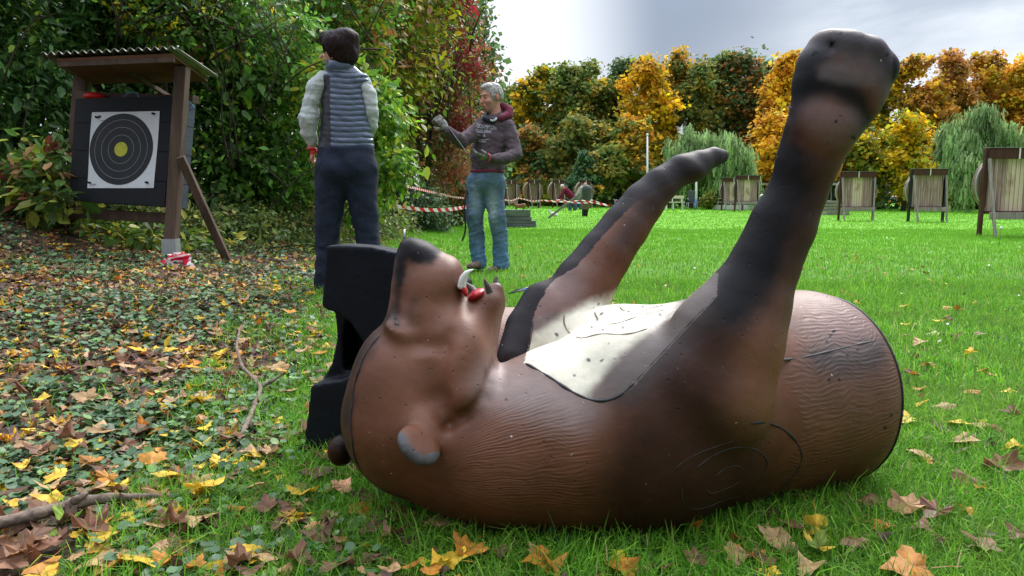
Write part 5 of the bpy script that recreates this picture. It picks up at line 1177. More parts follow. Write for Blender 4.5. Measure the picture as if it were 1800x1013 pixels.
    plum = knit('plum_jersey', (.098, .072, .082), (.060, .044, .052), 45, .35)
    o, HV, HQ = emit(s, 'hoodie', plum, R_)
    tr = BVHTree.FromPolygons(HV.tolist(), HQ.tolist())
    # hood folded at the neck, maroon lining, dark neck tube
    mar = knit('maroon_lining', (.16, .03, .055), (.09, .018, .032), 60, .4)
    s = SDF(at(840, 225, Y)-np.array([0, .3, 0]), at(920, 170, Y)+np.array([0, .3, 0]), .006)
    s.chain(pxs([(884, 187, .03, 7), (893, 194, .04, 9), (893, 203, .0, 8), (880, 208, -.10, 6)], Y), .015); ribs(s, lambda P: .006*fbm(P, 10, 2)); emit(s, 'hood', mar, R_)
    s = SDF(at(840, 235, Y)-np.array([0, .4, 0]), at(920, 180, Y)+np.array([0, .3, 0]), .006)
    s.chain([(at(881, 200, Y+.05), .04), (at(880, 206, Y-.06), .034), (at(866, 212, Y-.13), .024), (at(853, 209, Y-.08), .028), (at(858, 204, Y+.05), .04)], .012); ribs(s, lambda P: .005*fbm(P, 10, 8)); emit(s, 'neck_warmer', plain('dark_fleece', (.018, .018, .024), .8), R_)
    MB().tube([at(862, 211, Y-.18), at(866, 213, Y-.185), at(871, 211, Y-.17), at(872, 208, Y-.16)], .010, 6).build('collar', plain('grey_collar', (.35, .36, .38), .7), R_, True)
    s = SDF(np.array([at(810, 300, Y)[0], 6.6, at(0, 312, Y)[2]]), np.array([at(905, 300, Y)[0], 7.35, at(0, 290, Y)[2]]), .006)
    s.chain(pxs([(856, 280, 0, 33), (857, 320, 0, 32)], Y), .03, False, sq); s.half(at(858, 305, Y), (0, 0, -1), .006); s.half(at(858, 299, Y), (0, 0, 1), .006); emit(s, 'shirt_hem', mar, R_)
    # jeans
    s = SDF(np.array([at(800, 300, Y)[0], 6.6, -.03]), np.array([at(905, 300, Y)[0], 7.35, at(0, 298, Y)[2]]), .0062)
    s.chain(pxs([(856, 300, 0, 31), (856, 318, 0, 32)], Y), .03, False, sq)
    s.chain(pxs([(841, 322, 0, 21.5), (837, 350, 0, 18), (835, 378, -.03, 15), (837, 410, 0, 13.8), (840, 440, .01, 13.5), (842, 461, 0, 13.8)], Y), .02)
    s.chain(pxs([(867, 322, -.02, 21.5), (869, 350, -.03, 18), (873, 380, -.05, 15), (878, 410, -.02, 14), (880, 440, -.01, 13.8), (880, 466, -.02, 13.8)], Y), .02)
    s.half(at(858, 299, Y), (0, 0, 1), .01)
    ribs(s, lambda P: .007*fbm(P*np.array([1, 1, 1.2]), 4, 35)+.007*fbm(P*np.array([1, 1, 2.4]), 7.5, 36)*(1-.6*sst(P[:, 2], .3, .7)))
    def jc(V):
        p = proj(V); c = np.tile(np.array([.080, .130, .195]), (len(V), 1)); n_ = fbm(V, 5, 41)
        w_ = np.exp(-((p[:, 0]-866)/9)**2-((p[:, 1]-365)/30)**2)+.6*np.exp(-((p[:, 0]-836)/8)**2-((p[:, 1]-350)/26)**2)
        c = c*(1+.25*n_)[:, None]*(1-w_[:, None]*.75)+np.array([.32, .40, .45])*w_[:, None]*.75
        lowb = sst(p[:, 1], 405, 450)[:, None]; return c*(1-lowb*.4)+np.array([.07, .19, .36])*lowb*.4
    emit(s, 'jeans', vm('denim', .8, bump=.4, bscale=160, var=.18, vscale=35, spec=.2), R_, jc)
    # gloves
    gl = pm('dirty_work_glove', (.34, .33, .29), (.035, .035, .035), 22, .8, .5, 90)
    Wr = at(784, 226, 6.63); s = SDF(Wr-np.array([.16, .16, .12]), Wr+np.array([.14, .16, .18]), .0038)
    curled_hand(s, Wr, (-.55, -.25, .80), (.55, -.75, .2), (-.5, -.2, -.5), 1.08, 1.05); emit(s, 'glove', gl, R_, None, 1)
    Wl = at(864, 278, 6.66); s = SDF(Wl-np.array([.26, .2, .14]), Wl+np.array([.12, .16, .16]), .0038)
    curled_hand(s, Wl, (-.95, -.22, .14), (.1, -.35, -.9), (-.1, -.85, .3), 1.08, .42); emit(s, 'glove', gl, R_, None, 1)
    MB().tube([at(858, 270, 6.60), at(862, 275, 6.58), at(861, 281, 6.58), at(858, 287, 6.60)], .007, 6).build('cuff_trim', plain('red_trim', (.40, .02, .06), .6), R_, True)
    sh = pm('tan_walking_shoe', (.26, .17, .13), (.07, .05, .045), 30, .75, .4)
    for (x, y, dx, dY) in ((845, 464, -17, -.14), (882, 471, -18, -.10)):
        s = SDF(at(x-42, y+14, Y)-np.array([0, .35, .02]), at(x+20, y-18, Y)+np.array([0, .2, 0]), .006)
        s.chain([(at(x, y, Y-.01), .044), (at(x+dx*.6, y+2, Y+dY*.6), .038), (at(x+dx*1.15, y+4, Y+dY*1.1), .030)], .02, False, ((0, 0, 1), 1.15)); s.half((0, 0, gz(-.2, Y)-.002), (0, 0, -1), .006); emit(s, 'shoe', sh, R_)
    # lettering on the chest, laid on the cloth
    white = plain('screen_print', (.50, .50, .55), .8)
    def line(txt, x0, y0, x1, y1, hpx):
        cu = bpy.data.curves.new('t', 'FONT'); cu.body = txt; ob = bpy.data.objects.new('t', cu); COL.objects.link(ob); bpy.context.view_layer.update()
        me = ob.to_mesh(); co = np.empty(len(me.vertices)*3, np.float32); me.vertices.foreach_get('co', co); co = co.reshape(-1, 3); fs = [tuple(p.vertices) for p in me.polygons]; ob.to_mesh_clear(); bpy.data.objects.remove(ob)
        a, b = co[:, 0].min(), co[:, 0].max(); t = (co[:, 0]-a)/(b-a); v = (co[:, 1])/max(1e-6, co[:, 1].max()); V = []
        for tt, vv in zip(t, v):
            r = hit(x0+(x1-x0)*tt, y0+(y1-y0)*tt-hpx*vv, tr); V.append(None if r is None else r[0]+r[1]*.003)
        good = [g for g in V if g is not None]
        if not good: return
        V = [g if g is not None else good[0] for g in V]; mesh('lettering', np.array(V), fs, white, R_, False)
    line('ODJAMPTON', 838, 224.5, 872, 229, 7); line('DUALTENT', 836.5, 231.5, 864, 234.5, 4.6); line('SN', 839, 239.5, 844.5, 240.2, 3.6); line('&', 850, 240.5, 854, 240.8, 3.6); line('LUNNINGHT', 833.5, 249.0, 854.5, 251.2, 3.6)
    def rule(pts):
        P = on_surf(pts, tr, 0, dens=1.5)
        if len(P) > 2: MB().tube(P-np.array([0, .002, 0]), .0022, 4).build('lettering', white, R_, True)
    rule([(839, 232.8), (846, 233.6), (854, 234.2)]); rule([(835.5, 242.5), (842, 245), (850, 246), (859, 245.3)])
    # strap hanging from the waist behind the leg
    P = np.array([at(824, 325, 6.98), at(819, 345, 6.93), at(816, 365, 6.92), at(817, 385, 6.92), at(819, 402, 6.93), at(815, 418, 6.92), at(812, 424, 6.92)]); t = np.linspace(0, 6, 25); Pi = np.stack([np.interp(t, range(7), P[:, j]) for j in range(3)], 1)
    for _ in range(2): Pi[1:-1] = (Pi[:-2]+2*Pi[1:-1]+Pi[2:])/4
    MB().tube(Pi, .009, 5).build('belt_strap', plain('black_webbing', (.012, .012, .014), .6), R_, True)
    st = MB().beam(at(789, 224, 6.60), at(822, 270, 6.57), .022, .0015); q = st.build('plastic_strip', pm('grey_plastic', (.20, .22, .25), None, 20, .3, 0), None)
    centre(meta(q, 'narrow grey plastic strip stretched between the man\'s gloved hands', 'strip'))
man()
def far_person(px, top, bot, Y, topc, legc, hairc, lab, bend):
    z1 = CAMZ+(354-top)*Y/F; x = X(px, Y); z0 = gz(x, Y); h_ = z1-z0; e = empty('person', (x, Y, z0), lab, 'person')
    def chainmesh(name, pts, mat, k=.05, more=()):
        s = SDF((x-.8, Y-.5, z0-.05), (x+.8, Y+.5, z1+.3), .022); s.chain(pts, k)
        for m_ in more: s.chain(m_, k)
        emit(s, name, mat, e, None, 0)
    hp = np.array([x+bend*.25, Y, z0+h_*.52]); sh = np.array([x-bend*.12, Y, z0+h_*.84]); hd = sh+np.array([-bend*.22+.02, -.05, h_*.13])
    chainmesh('body', [(hd, .10), (hd-np.array([0, 0, .02]), .095), (sh, .07), (hp, .11)], plain('far_skin', (.4, .22, .16), .6), .03, [[(hp+np.array([sx, 0, 0]), .07), (hp+np.array([sx*1.2, 0, -h_*.5]), .05)] for sx in (-.1, .1)]+[[(sh+np.array([-.05, -.15, 0]), .05), (sh+np.array([-bend*.25, -.25, -.3]), .04), (sh+np.array([-bend*.4, -.25, -.55]), .045)]])
    chainmesh('jacket', [(sh, .17), ((sh+hp)/2, .20), (hp, .19)], knit(name='far_jacket', c1=topc, c2=tuple(c*.6 for c in topc), sc=20), .05, [[(sh+np.array([-.05, -.15, 0]), .085), (sh+np.array([-bend*.25, -.25, -.3]), .07), (sh+np.array([-bend*.38, -.25, -.48]), .06)]])
    chainmesh('trousers', [(hp+np.array([-.1, 0, 0]), .13), (hp+np.array([-.12, 0, -h_*.5]), .085)], plain('far_trousers', legc, .8), .03, [[(hp+np.array([.1, 0, 0]), .13), (hp+np.array([.14, 0, -h_*.5]), .085)]])
    chainmesh('hair', [(hd+np.array([.02, .03, .05]), .10), (hd+np.array([.02, .05, .0]), .095)], plain('far_hair', hairc, .8), .02)
far_person(997, 328, 362, 40, (.16, .012, .035), (.05, .08, .14), (.6, .6, .58), 'distant stooping person in a crimson top and blue trousers beside a boss', 1.0)
far_person(1020, 325, 362, 42, (.35, .33, .30), (.05, .10, .22), (.45, .28, .2), 'distant person in pale grey leaning behind the dark upright log', -.6)
# ================================================================== objects
oldwood = pm('weathered_wood', (.125, .085, .062), (.055, .036, .028), 16, .8, .6, 60, (1, 1, .12), .2, .006)
redwood = pm('red_brown_stain', (.085, .030, .020), (.040, .016, .012), 14, .7, .4, 60, (1, 1, .15), .25, .005)
greywood = pm('silvered_wood', (.34, .29, .27), (.16, .13, .125), 18, .85, .5, 70, (1, 1, .15), .2, .005)
foamk = pm('black_foam', (.009, .011, .015), (.006, .007, .010), 20, .7, .5, 160, spec=.25, dist=.003)
galv = plain('galvanised', (.42, .44, .46), .45, .6)
def plane_pt(C, u, v): TL, TR, BR, BL = C; return (TL*(1-u)+TR*u)*(1-v)+(BL*(1-u)+BR*u)*v
def prism(C, off0, off1, n):
    P = [c+n*off0 for c in C]+[c+n*off1 for c in C]; return P, [(0, 1, 2, 3), (7, 6, 5, 4), (0, 4, 5, 1), (1, 5, 6, 2), (2, 6, 7, 3), (3, 7, 4, 0)]
def target_stand():
    base = at(295, 458, 5.72); e = empty('target_shelter', (base[0], base[1], gz(base[0], base[1])), 'wooden archery target shelter with corrugated roof and diagonal brace', 'target stand')
    a = at(297, 455, 5.72); b = at(321, 118, 5.72); a[2] = gz(a[0], a[1])-.1
    MB().beam(a, b, .085, .09, .004, (0, 1, 0)).build('post', oldwood, e)
    a = at(122, 392, 6.35); b = at(146, 128, 6.35); a[2] = gz(a[0], a[1])-.1; MB().beam(a, b, .11, .09, .004, (0, 1, 0)).build('post', oldwood, e)
    a = at(317, 276, 5.66); b = at(402, 446, 5.95); b[2] = gz(b[0], b[1])-.03; MB().beam(a, b, .062, .045, .003, (0, 1, 0)).build('brace', oldwood, e)
    MB().beam(at(128, 374, 6.2), at(312, 385, 5.80), .06, .08, .003).build('shelf_beam', oldwood, e)
    MB().beam(at(140, 168, 6.30), at(344, 176, 5.98), .075, .06, .003).build('rail', oldwood, e)
    MB().beam(at(312, 128, 5.70), at(352, 118, 6.35), .05, .07, .003).build('rafter', oldwood, e)
    MB().beam(at(205, 112, 5.75), at(300, 172, 6.6), .03, .035, .003).build('rafter', oldwood, e)
    m = MB(); a = at(294, 456, 5.66); m.box((a[0]+.01, 5.665, a[2]+.075), (.10, .006, .16)); m.box((a[0]+.062, 5.71, a[2]+.075), (.006, .09, .16)); m.build('bracket', galv, e)
    # roof: board and corrugated sheet
    C = [at(72, 95, 5.55), at(311, 84, 5.42), at(384, 134, 6.25), at(137, 140, 6.55)]; n = np.cross(C[1]-C[0], C[3]-C[0]); n /= np.linalg.norm(n); n = n if n[2] > 0 else -n
    Cb = [plane_pt(C, .10, .05), plane_pt(C, .955, .05), plane_pt(C, .93, .97), plane_pt(C, .10, .97)]
    P, Fs = prism(Cb, -.048, -.026, n); MB().add(P, Fs).build('roof_board', pm('plywood_underside', (.16, .072, .035), (.09, .04, .02), 10, .75, .2, 40, (1, .2, 1)), e)
    P, Fs = prism([Cb[0], Cb[1], Cb[1]*.96+Cb[2]*.04, Cb[0]*.96+Cb[3]*.04], -.085, -.049, n); MB().add(P, Fs).build('fascia', oldwood, e)
    nu, nv = 180, 8; U, W = np.meshgrid(np.linspace(0, 1, nu), np.linspace(0, 1, nv)); V = []; 
    TLR = (C[0][None]*(1-U.ravel()[:, None])+C[1][None]*U.ravel()[:, None])*(1-W.ravel()[:, None])+(C[3][None]*(1-U.ravel()[:, None])+C[2][None]*U.ravel()[:, None])*W.ravel()[:, None]
    V = TLR+n*(.0125*np.sin(U.ravel()*2*math.pi*17)[:, None]+.0); i = (np.arange(nv-1)[:, None]*nu+np.arange(nu-1)).ravel(); Q = np.stack([i, i+1, i+nu+1, i+nu], 1)
    V2 = V+n*.005; k = len(V); ed = []
    for r0 in (0, nv-1): ed += [(r0*nu+j, r0*nu+j+1, k+r0*nu+j+1, k+r0*nu+j) for j in range(nu-1)]
    for c0 in (0, nu-1): ed += [(j*nu+c0, (j+1)*nu+c0, k+(j+1)*nu+c0, k+j*nu+c0) for j in range(nv-1)]
    mt = pm('mossy_corrugated_sheet', (.30, .30, .27), (.14, .14, .10), 7, .6, .3, 40, spec=.3)
    mesh('corrugated_sheet', np.concatenate([V, V2]), np.concatenate([Q, Q[:, ::-1]+k, np.array(ed)]), mt, e, True)
    for px, Y_ in ((309, 5.52), (240, 5.5), (170, 5.55)):
        q = plane_pt(C, (px-72)/240, .06); MB().ell(q+n*.022, (.008, .008, .006), None, 8, 5).build('screw', galv, e)
target_stand()
BC = [at(133, 174, 6.05), at(305, 169, 5.76), at(289, 363, 5.70), at(121, 352, 6.0)]
bn = np.cross(BC[1]-BC[0], BC[3]-BC[0]); bn /= np.linalg.norm(bn); bn = bn if bn[1] > 0 else -bn
def boss():
    c = (BC[2]+BC[3])/2; e = empty('foam_target_block', c, 'square black layered foam boss mounted under the corrugated roof', 'target')
    cuts = [0, .235, .235+.27, .235+.54, 1]
    for i in range(4):
        v0, v1 = cuts[i]+(.0025 if i else 0), cuts[i+1]-(.0025 if i < 3 else 0)
        C = [plane_pt(BC, 0, v0), plane_pt(BC, 1, v0), plane_pt(BC, 1, v1), plane_pt(BC, 0, v1)]
        P, Fs = prism(C, 0, .10, bn); MB().add(P, Fs).build('foam_layer', foamk, e)
        C = [plane_pt(BC, .0, v0), plane_pt(BC, 1.0, v0), plane_pt(BC, 1.0, v1), plane_pt(BC, .0, v1)]
        P, Fs = prism(C, .135, .24, bn); MB().add(P, Fs).build('foam_layer', pm('grey_foam', (.085, .10, .125), (.05, .06, .08), 20, .7, .2), e)
    C = [plane_pt(BC, .01, .004), plane_pt(BC, .995, .004), plane_pt(BC, .995, 1.0), plane_pt(BC, .01, 1.0)]
    P, Fs = prism(C, .1005, .1345, bn); MB().add(P, Fs).build('backing_board', pm('raw_plywood', (.34, .19, .09), (.22, .12, .06), 12, .7, .2), e)
    for (pts, Yb) in (([(218, 172), (222, 166), (232, 162), (241, 164), (244, 172)], 5.98), ([(328, 184), (334, 182), (340, 186), (339, 192), (333, 193), (328, 190)], 6.0)):
        P = np.array([at(x, y, Yb-.0006*(x-218)) for x, y in pts]); t = np.linspace(0, len(P)-1, 22); Pi = np.stack([np.interp(t, range(len(P)), P[:, j]) for j in range(3)], 1)
        for _ in range(3): Pi[1:-1] = (Pi[:-2]+2*Pi[1:-1]+Pi[2:])/4
        MB().tube(Pi, .005, 6).build('strap', plain('blue_rope', (.08, .24, .36), .6), e, True)
boss()
def face():
    # corners of the paper in the plane of the boss
    def onb(px, py):
        o = np.array([0, 0, CAMZ]); d = at(px, py, 5)-o; t = ((BC[0]-o)@bn)/(d@bn); return o+d*t
    PC = [onb(163, 198), onb(282, 196), onb(272, 331), onb(154, 331)]; e = empty('paper_target_face', plane_pt(PC, .5, 1)-bn*.004, 'white paper target face with black rings and yellow centre pinned to the boss', 'target face')
    nu = 24; U, W = np.meshgrid(np.linspace(0, 1, nu), np.linspace(0, 1, nu)); U, W = U.ravel(), W.ravel()
    def bow(u, v): return -.004-.0035*np.sin(v*5+u*3)*np.abs(u-.5)*2-.002*np.sin(u*9)
    def pp(u, v, o): u = np.atleast_1d(u)[:, None]; v = np.atleast_1d(v)[:, None]; return (PC[0]*(1-u)+PC[1]*u)*(1-v)+(PC[3]*(1-u)+PC[2]*u)*v+bn*(bow(u, v)-.0025-o)
    i = (np.arange(nu-1)[:, None]*nu+np.arange(nu-1)).ravel(); Q = np.stack([i, i+1, i+nu+1, i+nu], 1)
    mesh('paper', pp(U, W, 0), Q, pm('target_paper', (.62, .64, .66), (.52, .54, .57), 6, .7, .1), e)
    def disc(name, r0, r1, o, mat):
        k = 72; rs = [r0+(r1-r0)*j/6 for j in range(7)] if r1-r0 > .05 else [r0, r1]; V = []; Fs = []
        for r in rs:
            for j in range(k): a = 2*math.pi*j/k; V.append((.475+r*math.cos(a), .49+r*math.sin(a)))
        for q in range(len(rs)-1): Fs += [(q*k+j, q*k+(j+1) % k, (q+1)*k+(j+1) % k, (q+1)*k+j) for j in range(k)]
        V = np.array(V); mesh(name, pp(V[:, 0], V[:, 1], o), Fs, mat, e)
    ink = pm('black_ink', (.022, .025, .030), (.014, .016, .020), 12, .6, .05); wl = plain('white_ring_ink', (.30, .31, .33), .7)
    disc('black_zone', .0005, .468, .0012, ink); disc('yellow_centre', .0005, .095, .0024, pm('yellow_ink', (.52, .52, .05), (.36, .36, .04), 30, .7, .1))
    for r in (.185, .285, .385): disc('ring_line', r, r+.0045, .0024, wl)
    for u, v in ((.10, .07), (.93, .035), (.045, .93), (.91, .93)): q = pp(u, v, .004)[0]; MB().tube([q+bn*.004, q-bn*.02], .0085, 8).build('pin', foamk, e, True)
    for (u, v, w_, h_) in ((.125, .045, .05, .03), (.19, .11, .10, .005), (.10, .945, .07, .006), (.10, .965, .05, .004)): mesh('printed_mark', pp(np.array([u-w_/2, u+w_/2, u+w_/2, u-w_/2]), np.array([v, v, v+h_, v+h_]), .0014), [(0, 1, 2, 3)], ink, e, False)
face()
o = MB().ell(at(166, 170, 6.12), (.085, .07, .035)).build('red_cap', plain('red_plastic', (.65, .02, .015), .5), None, True); centre(meta(o, 'bright red cap lying on top of the black boss', 'cap'))
# black foam block and brown foam body lying behind the bear's head
def foam_block():
    Yf = 1.80; r = np.array([.97, -.24, 0.]); r /= np.linalg.norm(r); nb = np.array([.24, .97, 0.])
    def uv(px, py): q = at(px, py, Yf); return (q[0]-(-.45), q[2])
    A = [(573, 432), (600, 430), (660, 434), (705, 442), (760, 462), (800, 500), (810, 560), (810, 852), (700, 850), (523, 833), (527, 800), (531, 760), (541, 680), (600, 668), (632, 650), (645, 620), (638, 592), (620, 568), (600, 553), (575, 545), (563, 540)]
    B = [(573, 446), (600, 445), (660, 448), (705, 455), (760, 462), (800, 500), (810, 560), (810, 852), (700, 850), (523, 833), (527, 800), (531, 760), (541, 680), (560, 650), (571, 600), (566, 545)]
    o0 = np.array([-.45, Yf, 0.]); s = SDF((-.62, 1.55, -.03), (.02, 2.3, .62), .006); G = s.grid().reshape(-1, 3)
    q = G-o0; a = q@r; d = q@nb; ab = np.stack([a, G[:, 2]], 1)
    def psd(poly):
        poly = [uv(x, y) for x, y in poly]; return np.where(inpoly(ab, poly), -1, 1)*segd(ab, poly+[poly[0]])
    def slab(poly, d0, d1): return np.maximum(psd(poly), np.maximum(d0-d, d-d1))
    F_ = np.minimum(slab(A, 0, .075), slab(B, .06, .19)); F_ = np.maximum(F_, -np.maximum(psd([(590, 566), (606, 566), (640, 596), (650, 640), (635, 652), (600, 660), (584, 660), (584, 600)]), d-.15)); s.F = (F_.reshape(s.n)+.0).astype(np.float32); s.noise(.0012, 6, 2)
    V, Q = s.surf(); V = relax(V, Q, 1, .4)
    o = mesh('black_foam_block', V, Q, pm('black_foam_face', (.006, .008, .012), (.004, .005, .008), 9, .55, .5, 60, spec=.12, dist=.003), None, True)
    centre(meta(o, 'black foam block with a dark hollow standing behind the bear\'s head', 'foam block'))
    s = SDF((-.35, 1.75, -.03), (.35, 2.5, .5), .007)
    s.chain([(at(640, 645, 2.12), .165), (at(800, 640, 2.13), .168), (at(1010, 640, 2.17), .168)], .03); s.half(at(1000, 648, 2.17), (1, .1, 0), .03)
    V, Q = s.surf(); n = len(V); q = V-at(640, 655, 2.12); fc = np.stack([q[:, 0], np.arctan2(q[:, 2], -q[:, 1])*.16, 0*q[:, 0]], 1)
    col = np.tile(np.array([.20, .11, .085]), (n, 1))*(1+.15*fbm(V, 4, 2))[:, None]
    o = mesh('brown_foam_body', V, Q, bpy.data.materials['painted_foam'], None, True, col, {'furco': fc, 'furmask': np.ones(n)}); centre(meta(o, 'brown combed foam animal body lying behind the bear\'s open jaw', 'foam body'))
foam_block()
# orange spinning fin seen past the near foreleg
o = MB().ell(at(1472, 304, 1.44), (.0050, .004, .021), roty(.45), 10, 7).build('orange_arrow_fletching', plain('orange_plastic', (.75, .22, .01), .4), None, True); centre(meta(o, 'small orange fletching tip stuck to the edge of the raised near foreleg', 'fletching'))
# coloured arrows in the grass by the far shoulder
e = empty('arrow_bundle', (at(915, 512, 3.2)[0], 3.2, .02), 'small bundle of arrows with coloured fletching in grass behind the jaw', 'arrows')
for i, (c, nm) in enumerate((((.05, .25, .6), 'blue'), ((.7, .5, .02), 'yellow'), ((.5, .03, .03), 'red'), ((.6, .6, .62), 'white'))):
    a = at(895+i*4, 516-i*2, 3.2+.03*i); b = at(932+i*5, 507-i*2, 3.3+.04*i); MB().tube([a, b], .003, 6).build('shaft', blk, e, True)
    d = (b-a)/np.linalg.norm(b-a); m = MB(); m.beam(b-d*.05, b, .012, .002); m.beam(b-d*.05, b, .002, .012); m.build('fletching', plain(nm+'_vane', c, .5), e)
# dark lump of another arrow puller seen at the far shoulder
# ------------------------------------------------------------------ straw bosses on stands
def strawmat(name, seed, light=.5):
    m, t, b = bsdf(name); L = t.links.new; tc = N(t, 'ShaderNodeTexCoord')
    mp = N(t, 'ShaderNodeMapping'); mp.inputs['Scale'].default_value = (9, 9, .5); mp.inputs['Location'].default_value = (seed, 0, 0); L(tc.outputs['Object'], mp.inputs['Vector'])
    n = N(t, 'ShaderNodeTexNoise'); n.inputs['Scale'].default_value = 2.2; n.inputs['Detail'].default_value = 4; L(mp.outputs['Vector'], n.inputs['Vector'])
    cr = N(t, 'ShaderNodeValToRGB'); L(n.outputs['Fac'], cr.inputs['Fac']); e = cr.color_ramp.elements; e[0].position = .33; e[0].color = (.07, .045, .035, 1); e[1].position = .66; e[1].color = (.30, .21, .155, 1)
    n2 = N(t, 'ShaderNodeTexNoise'); n2.inputs['Scale'].default_value = 3; n2.inputs['Detail'].default_value = 6; L(tc.outputs['Object'], n2.inputs['Vector'])
    mx = N(t, 'ShaderNodeMix', data_type='RGBA'); mr = N(t, 'ShaderNodeMapRange'); mr.inputs['From Min'].default_value = .48; mr.inputs['From Max'].default_value = .7; L(n2.outputs['Fac'], mr.inputs['Value']); L(mr.outputs['Result'], mx.inputs['Factor']); L(cr.outputs['Color'], mx.inputs[6]); mx.inputs[7].default_value = (.20, .09, .05, 1)
    L(mx.outputs[2], b.inputs['Base Color']); b.inputs['Roughness'].default_value = .9
    bp = N(t, 'ShaderNodeBump'); bp.inputs['Strength'].default_value = .6; bp.inputs['Distance'].default_value = .02; L(n.outputs['Fac'], bp.inputs['Height']); L(bp.outputs['Normal'], b.inputs['Normal']); return m
def slatmat(name, seed, light):
    m, t, b = bsdf(name); L = t.links.new; tc = N(t, 'ShaderNodeTexCoord'); sep = N(t, 'ShaderNodeSeparateXYZ'); L(tc.outputs['Object'], sep.inputs[0])
    def noise(sc, loc, s_, d=5):
        mp = N(t, 'ShaderNodeMapping'); mp.inputs['Scale'].default_value = sc; mp.inputs['Location'].default_value = loc; L(tc.outputs['Object'], mp.inputs['Vector'])
        n = N(t, 'ShaderNodeTexNoise'); n.inputs['Scale'].default_value = s_; n.inputs['Detail'].default_value = d; L(mp.outputs['Vector'], n.inputs['Vector']); return n.outputs['Fac']
    def ramp(f, a, b_, p0, p1):
        r = N(t, 'ShaderNodeValToRGB'); L(f, r.inputs['Fac']); e = r.color_ramp.elements; e[0].position = p0; e[1].position = p1; e[0].color = (*a, 1); e[1].color = (*b_, 1); return r.outputs['Color']
    def mix(f, a, b_):
        q = N(t, 'ShaderNodeMix', data_type='RGBA'); L(f, q.inputs['Factor']); L(a, q.inputs[6]); L(b_, q.inputs[7]); return q.outputs[2]
    def mth(op, a, b_=0.0, c=0.0):
        x_ = N(t, 'ShaderNodeMath', operation=op)
        for i, v in enumerate((a, b_, c)):
            if isinstance(v, (int, float)): x_.inputs[i].default_value = v
            else: L(v, x_.inputs[i])
        return x_.outputs[0]
    grey = ramp(noise((14, 1, .8), (seed, 0, 0), 1.6), (.17, .105, .10), (.50, .345, .32), .3, .7)
    pale = ramp(noise((14, 1, .8), (seed+5, 0, 0), 1.6), (.50, .38, .29), (.68, .53, .42), .3, .7)
    ctr = mth('COMPARE', sep.outputs['X'], .0, .165); c = mix(ctr, grey, pale) if light else grey
    st = noise((2.2, 1, 1.6), (seed*3, 0, 0), 1.7, 7); d2 = mth('ADD', mth('MULTIPLY', sep.outputs['X'], sep.outputs['X']), mth('MULTIPLY', mth('SUBTRACT', sep.outputs['Z'], 1.0), mth('SUBTRACT', sep.outputs['Z'], 1.0)))
    stm = N(t, 'ShaderNodeMapRange'); L(mth('SUBTRACT', st, mth('MULTIPLY', d2, 1.1)), stm.inputs['Value']); stm.inputs['From Min'].default_value = .44; stm.inputs['From Max'].default_value = .62; stm.inputs['To Max'].default_value = .6
    dark = ramp(st, (.16, .075, .04), (.20, .10, .06), 0, 1); c = mix(stm.outputs['Result'], c, dark)
    fr = mth('FRACT', mth('MULTIPLY', mth('ADD', sep.outputs['X'], 5.0), 13.0)); ln = mth('LESS_THAN', fr, .10)
    blk_ = ramp(st, (.03, .022, .018), (.03, .022, .018), 0, 1); c = mix(ln, c, blk_)
    L(c, b.inputs['Base Color']); b.inputs['Roughness'].default_value = .88; b.inputs['Specular IOR Level'].default_value = .15; return m
def boss_stand(px, Y, sc, yaw, lab, board=True, light=False, seed=0, group='archery bosses on wooden stands across the field', wpost=redwood, wd=1.12):
    x = X(px, Y); z = gz(x, Y); e = empty('archery_boss_stand', (x, Y, z), lab, 'archery boss', group); R = rotz(yaw)
    def T(m):
        return m
    def put(m, name, mat, sm=False):
        m.v = [(v@R.T)*sc+np.array([x, Y, z]) for v in m.v]; return m.build(name, mat, e, sm)
    h_ = 1.66; w_ = wd/2
    for sx in (-1, 1): put(MB().beam((sx*w_, .05, -.1), (sx*w_, .0, h_), .06, .09, .004, (0, 1, 0)), 'post', wpost)
    for sx in (-1, 1): put(MB().beam((sx*(w_-.10)-.05, -.42, -.05), (sx*(w_-.03), -.06, h_-.20), .045, .05, .004, (0, 1, 0)), 'prop', greywood)
    put(MB().beam((-w_+.02, -.05, h_-.10), (w_-.02, -.05, h_-.10), .045, .20, .004), 'top_board', redwood)
    put(MB().box((0, -.078, h_-.10), (.028, .006, .21)), 'white_strip', plain('white_paint', (.7, .7, .7), .6)); put(MB().box((0, -.04, h_+.003), (wd*.95, .10, .006)), 'top_strip', galv)
    put(MB().beam((-w_-.02, -.30, .40), (w_-.06, -.30, .40), .05, .13, .004), 'shelf', greywood)
    put(MB().beam((-w_+.05, -.0, .46), (w_-.05, -.0, .46), .05, .05), 'rail', redwood)
    sm_ = strawmat('straw_boss', seed)
    m = MB(); k = 40; V = []; 
    for y_ in (.07, .24):
        for j in range(k): a = 2*math.pi*j/k; V.append((.66*math.cos(a), y_, .99+.62*math.sin(a)))
    m.add(V, [tuple(range(k)), tuple(range(2*k-1, k-1, -1))]+[(j, j+k, (j+1) % k+k, (j+1) % k) for j in range(k)]); put(m, 'straw_boss', sm_)
    a = np.linspace(0, 2*math.pi, 41); put(MB().tube(np.stack([.665*np.cos(a), .09+0*a, .99+.625*np.sin(a)], 1), .014, 6, False), 'hoop', galv, True)
    if board:
        put(MB().box((0, .035, .97), (.97, .04, .98)), 'slat_panel', slatmat('slat_panel', seed, light))
boss_stand(1776, 13.6, .97, math.radians(-4), 'largest archery boss stand, cut by the right edge of the field', light=True, seed=1)
boss_stand(1625, 23.5, 1.0, math.radians(3), 'dark framed boss stand just left of the largest one', seed=2, wpost=blk)
boss_stand(1502, 25.0, .99, math.radians(-6), 'red brown boss stand with pale centre slats right of the raised foreleg', light=True, seed=3)
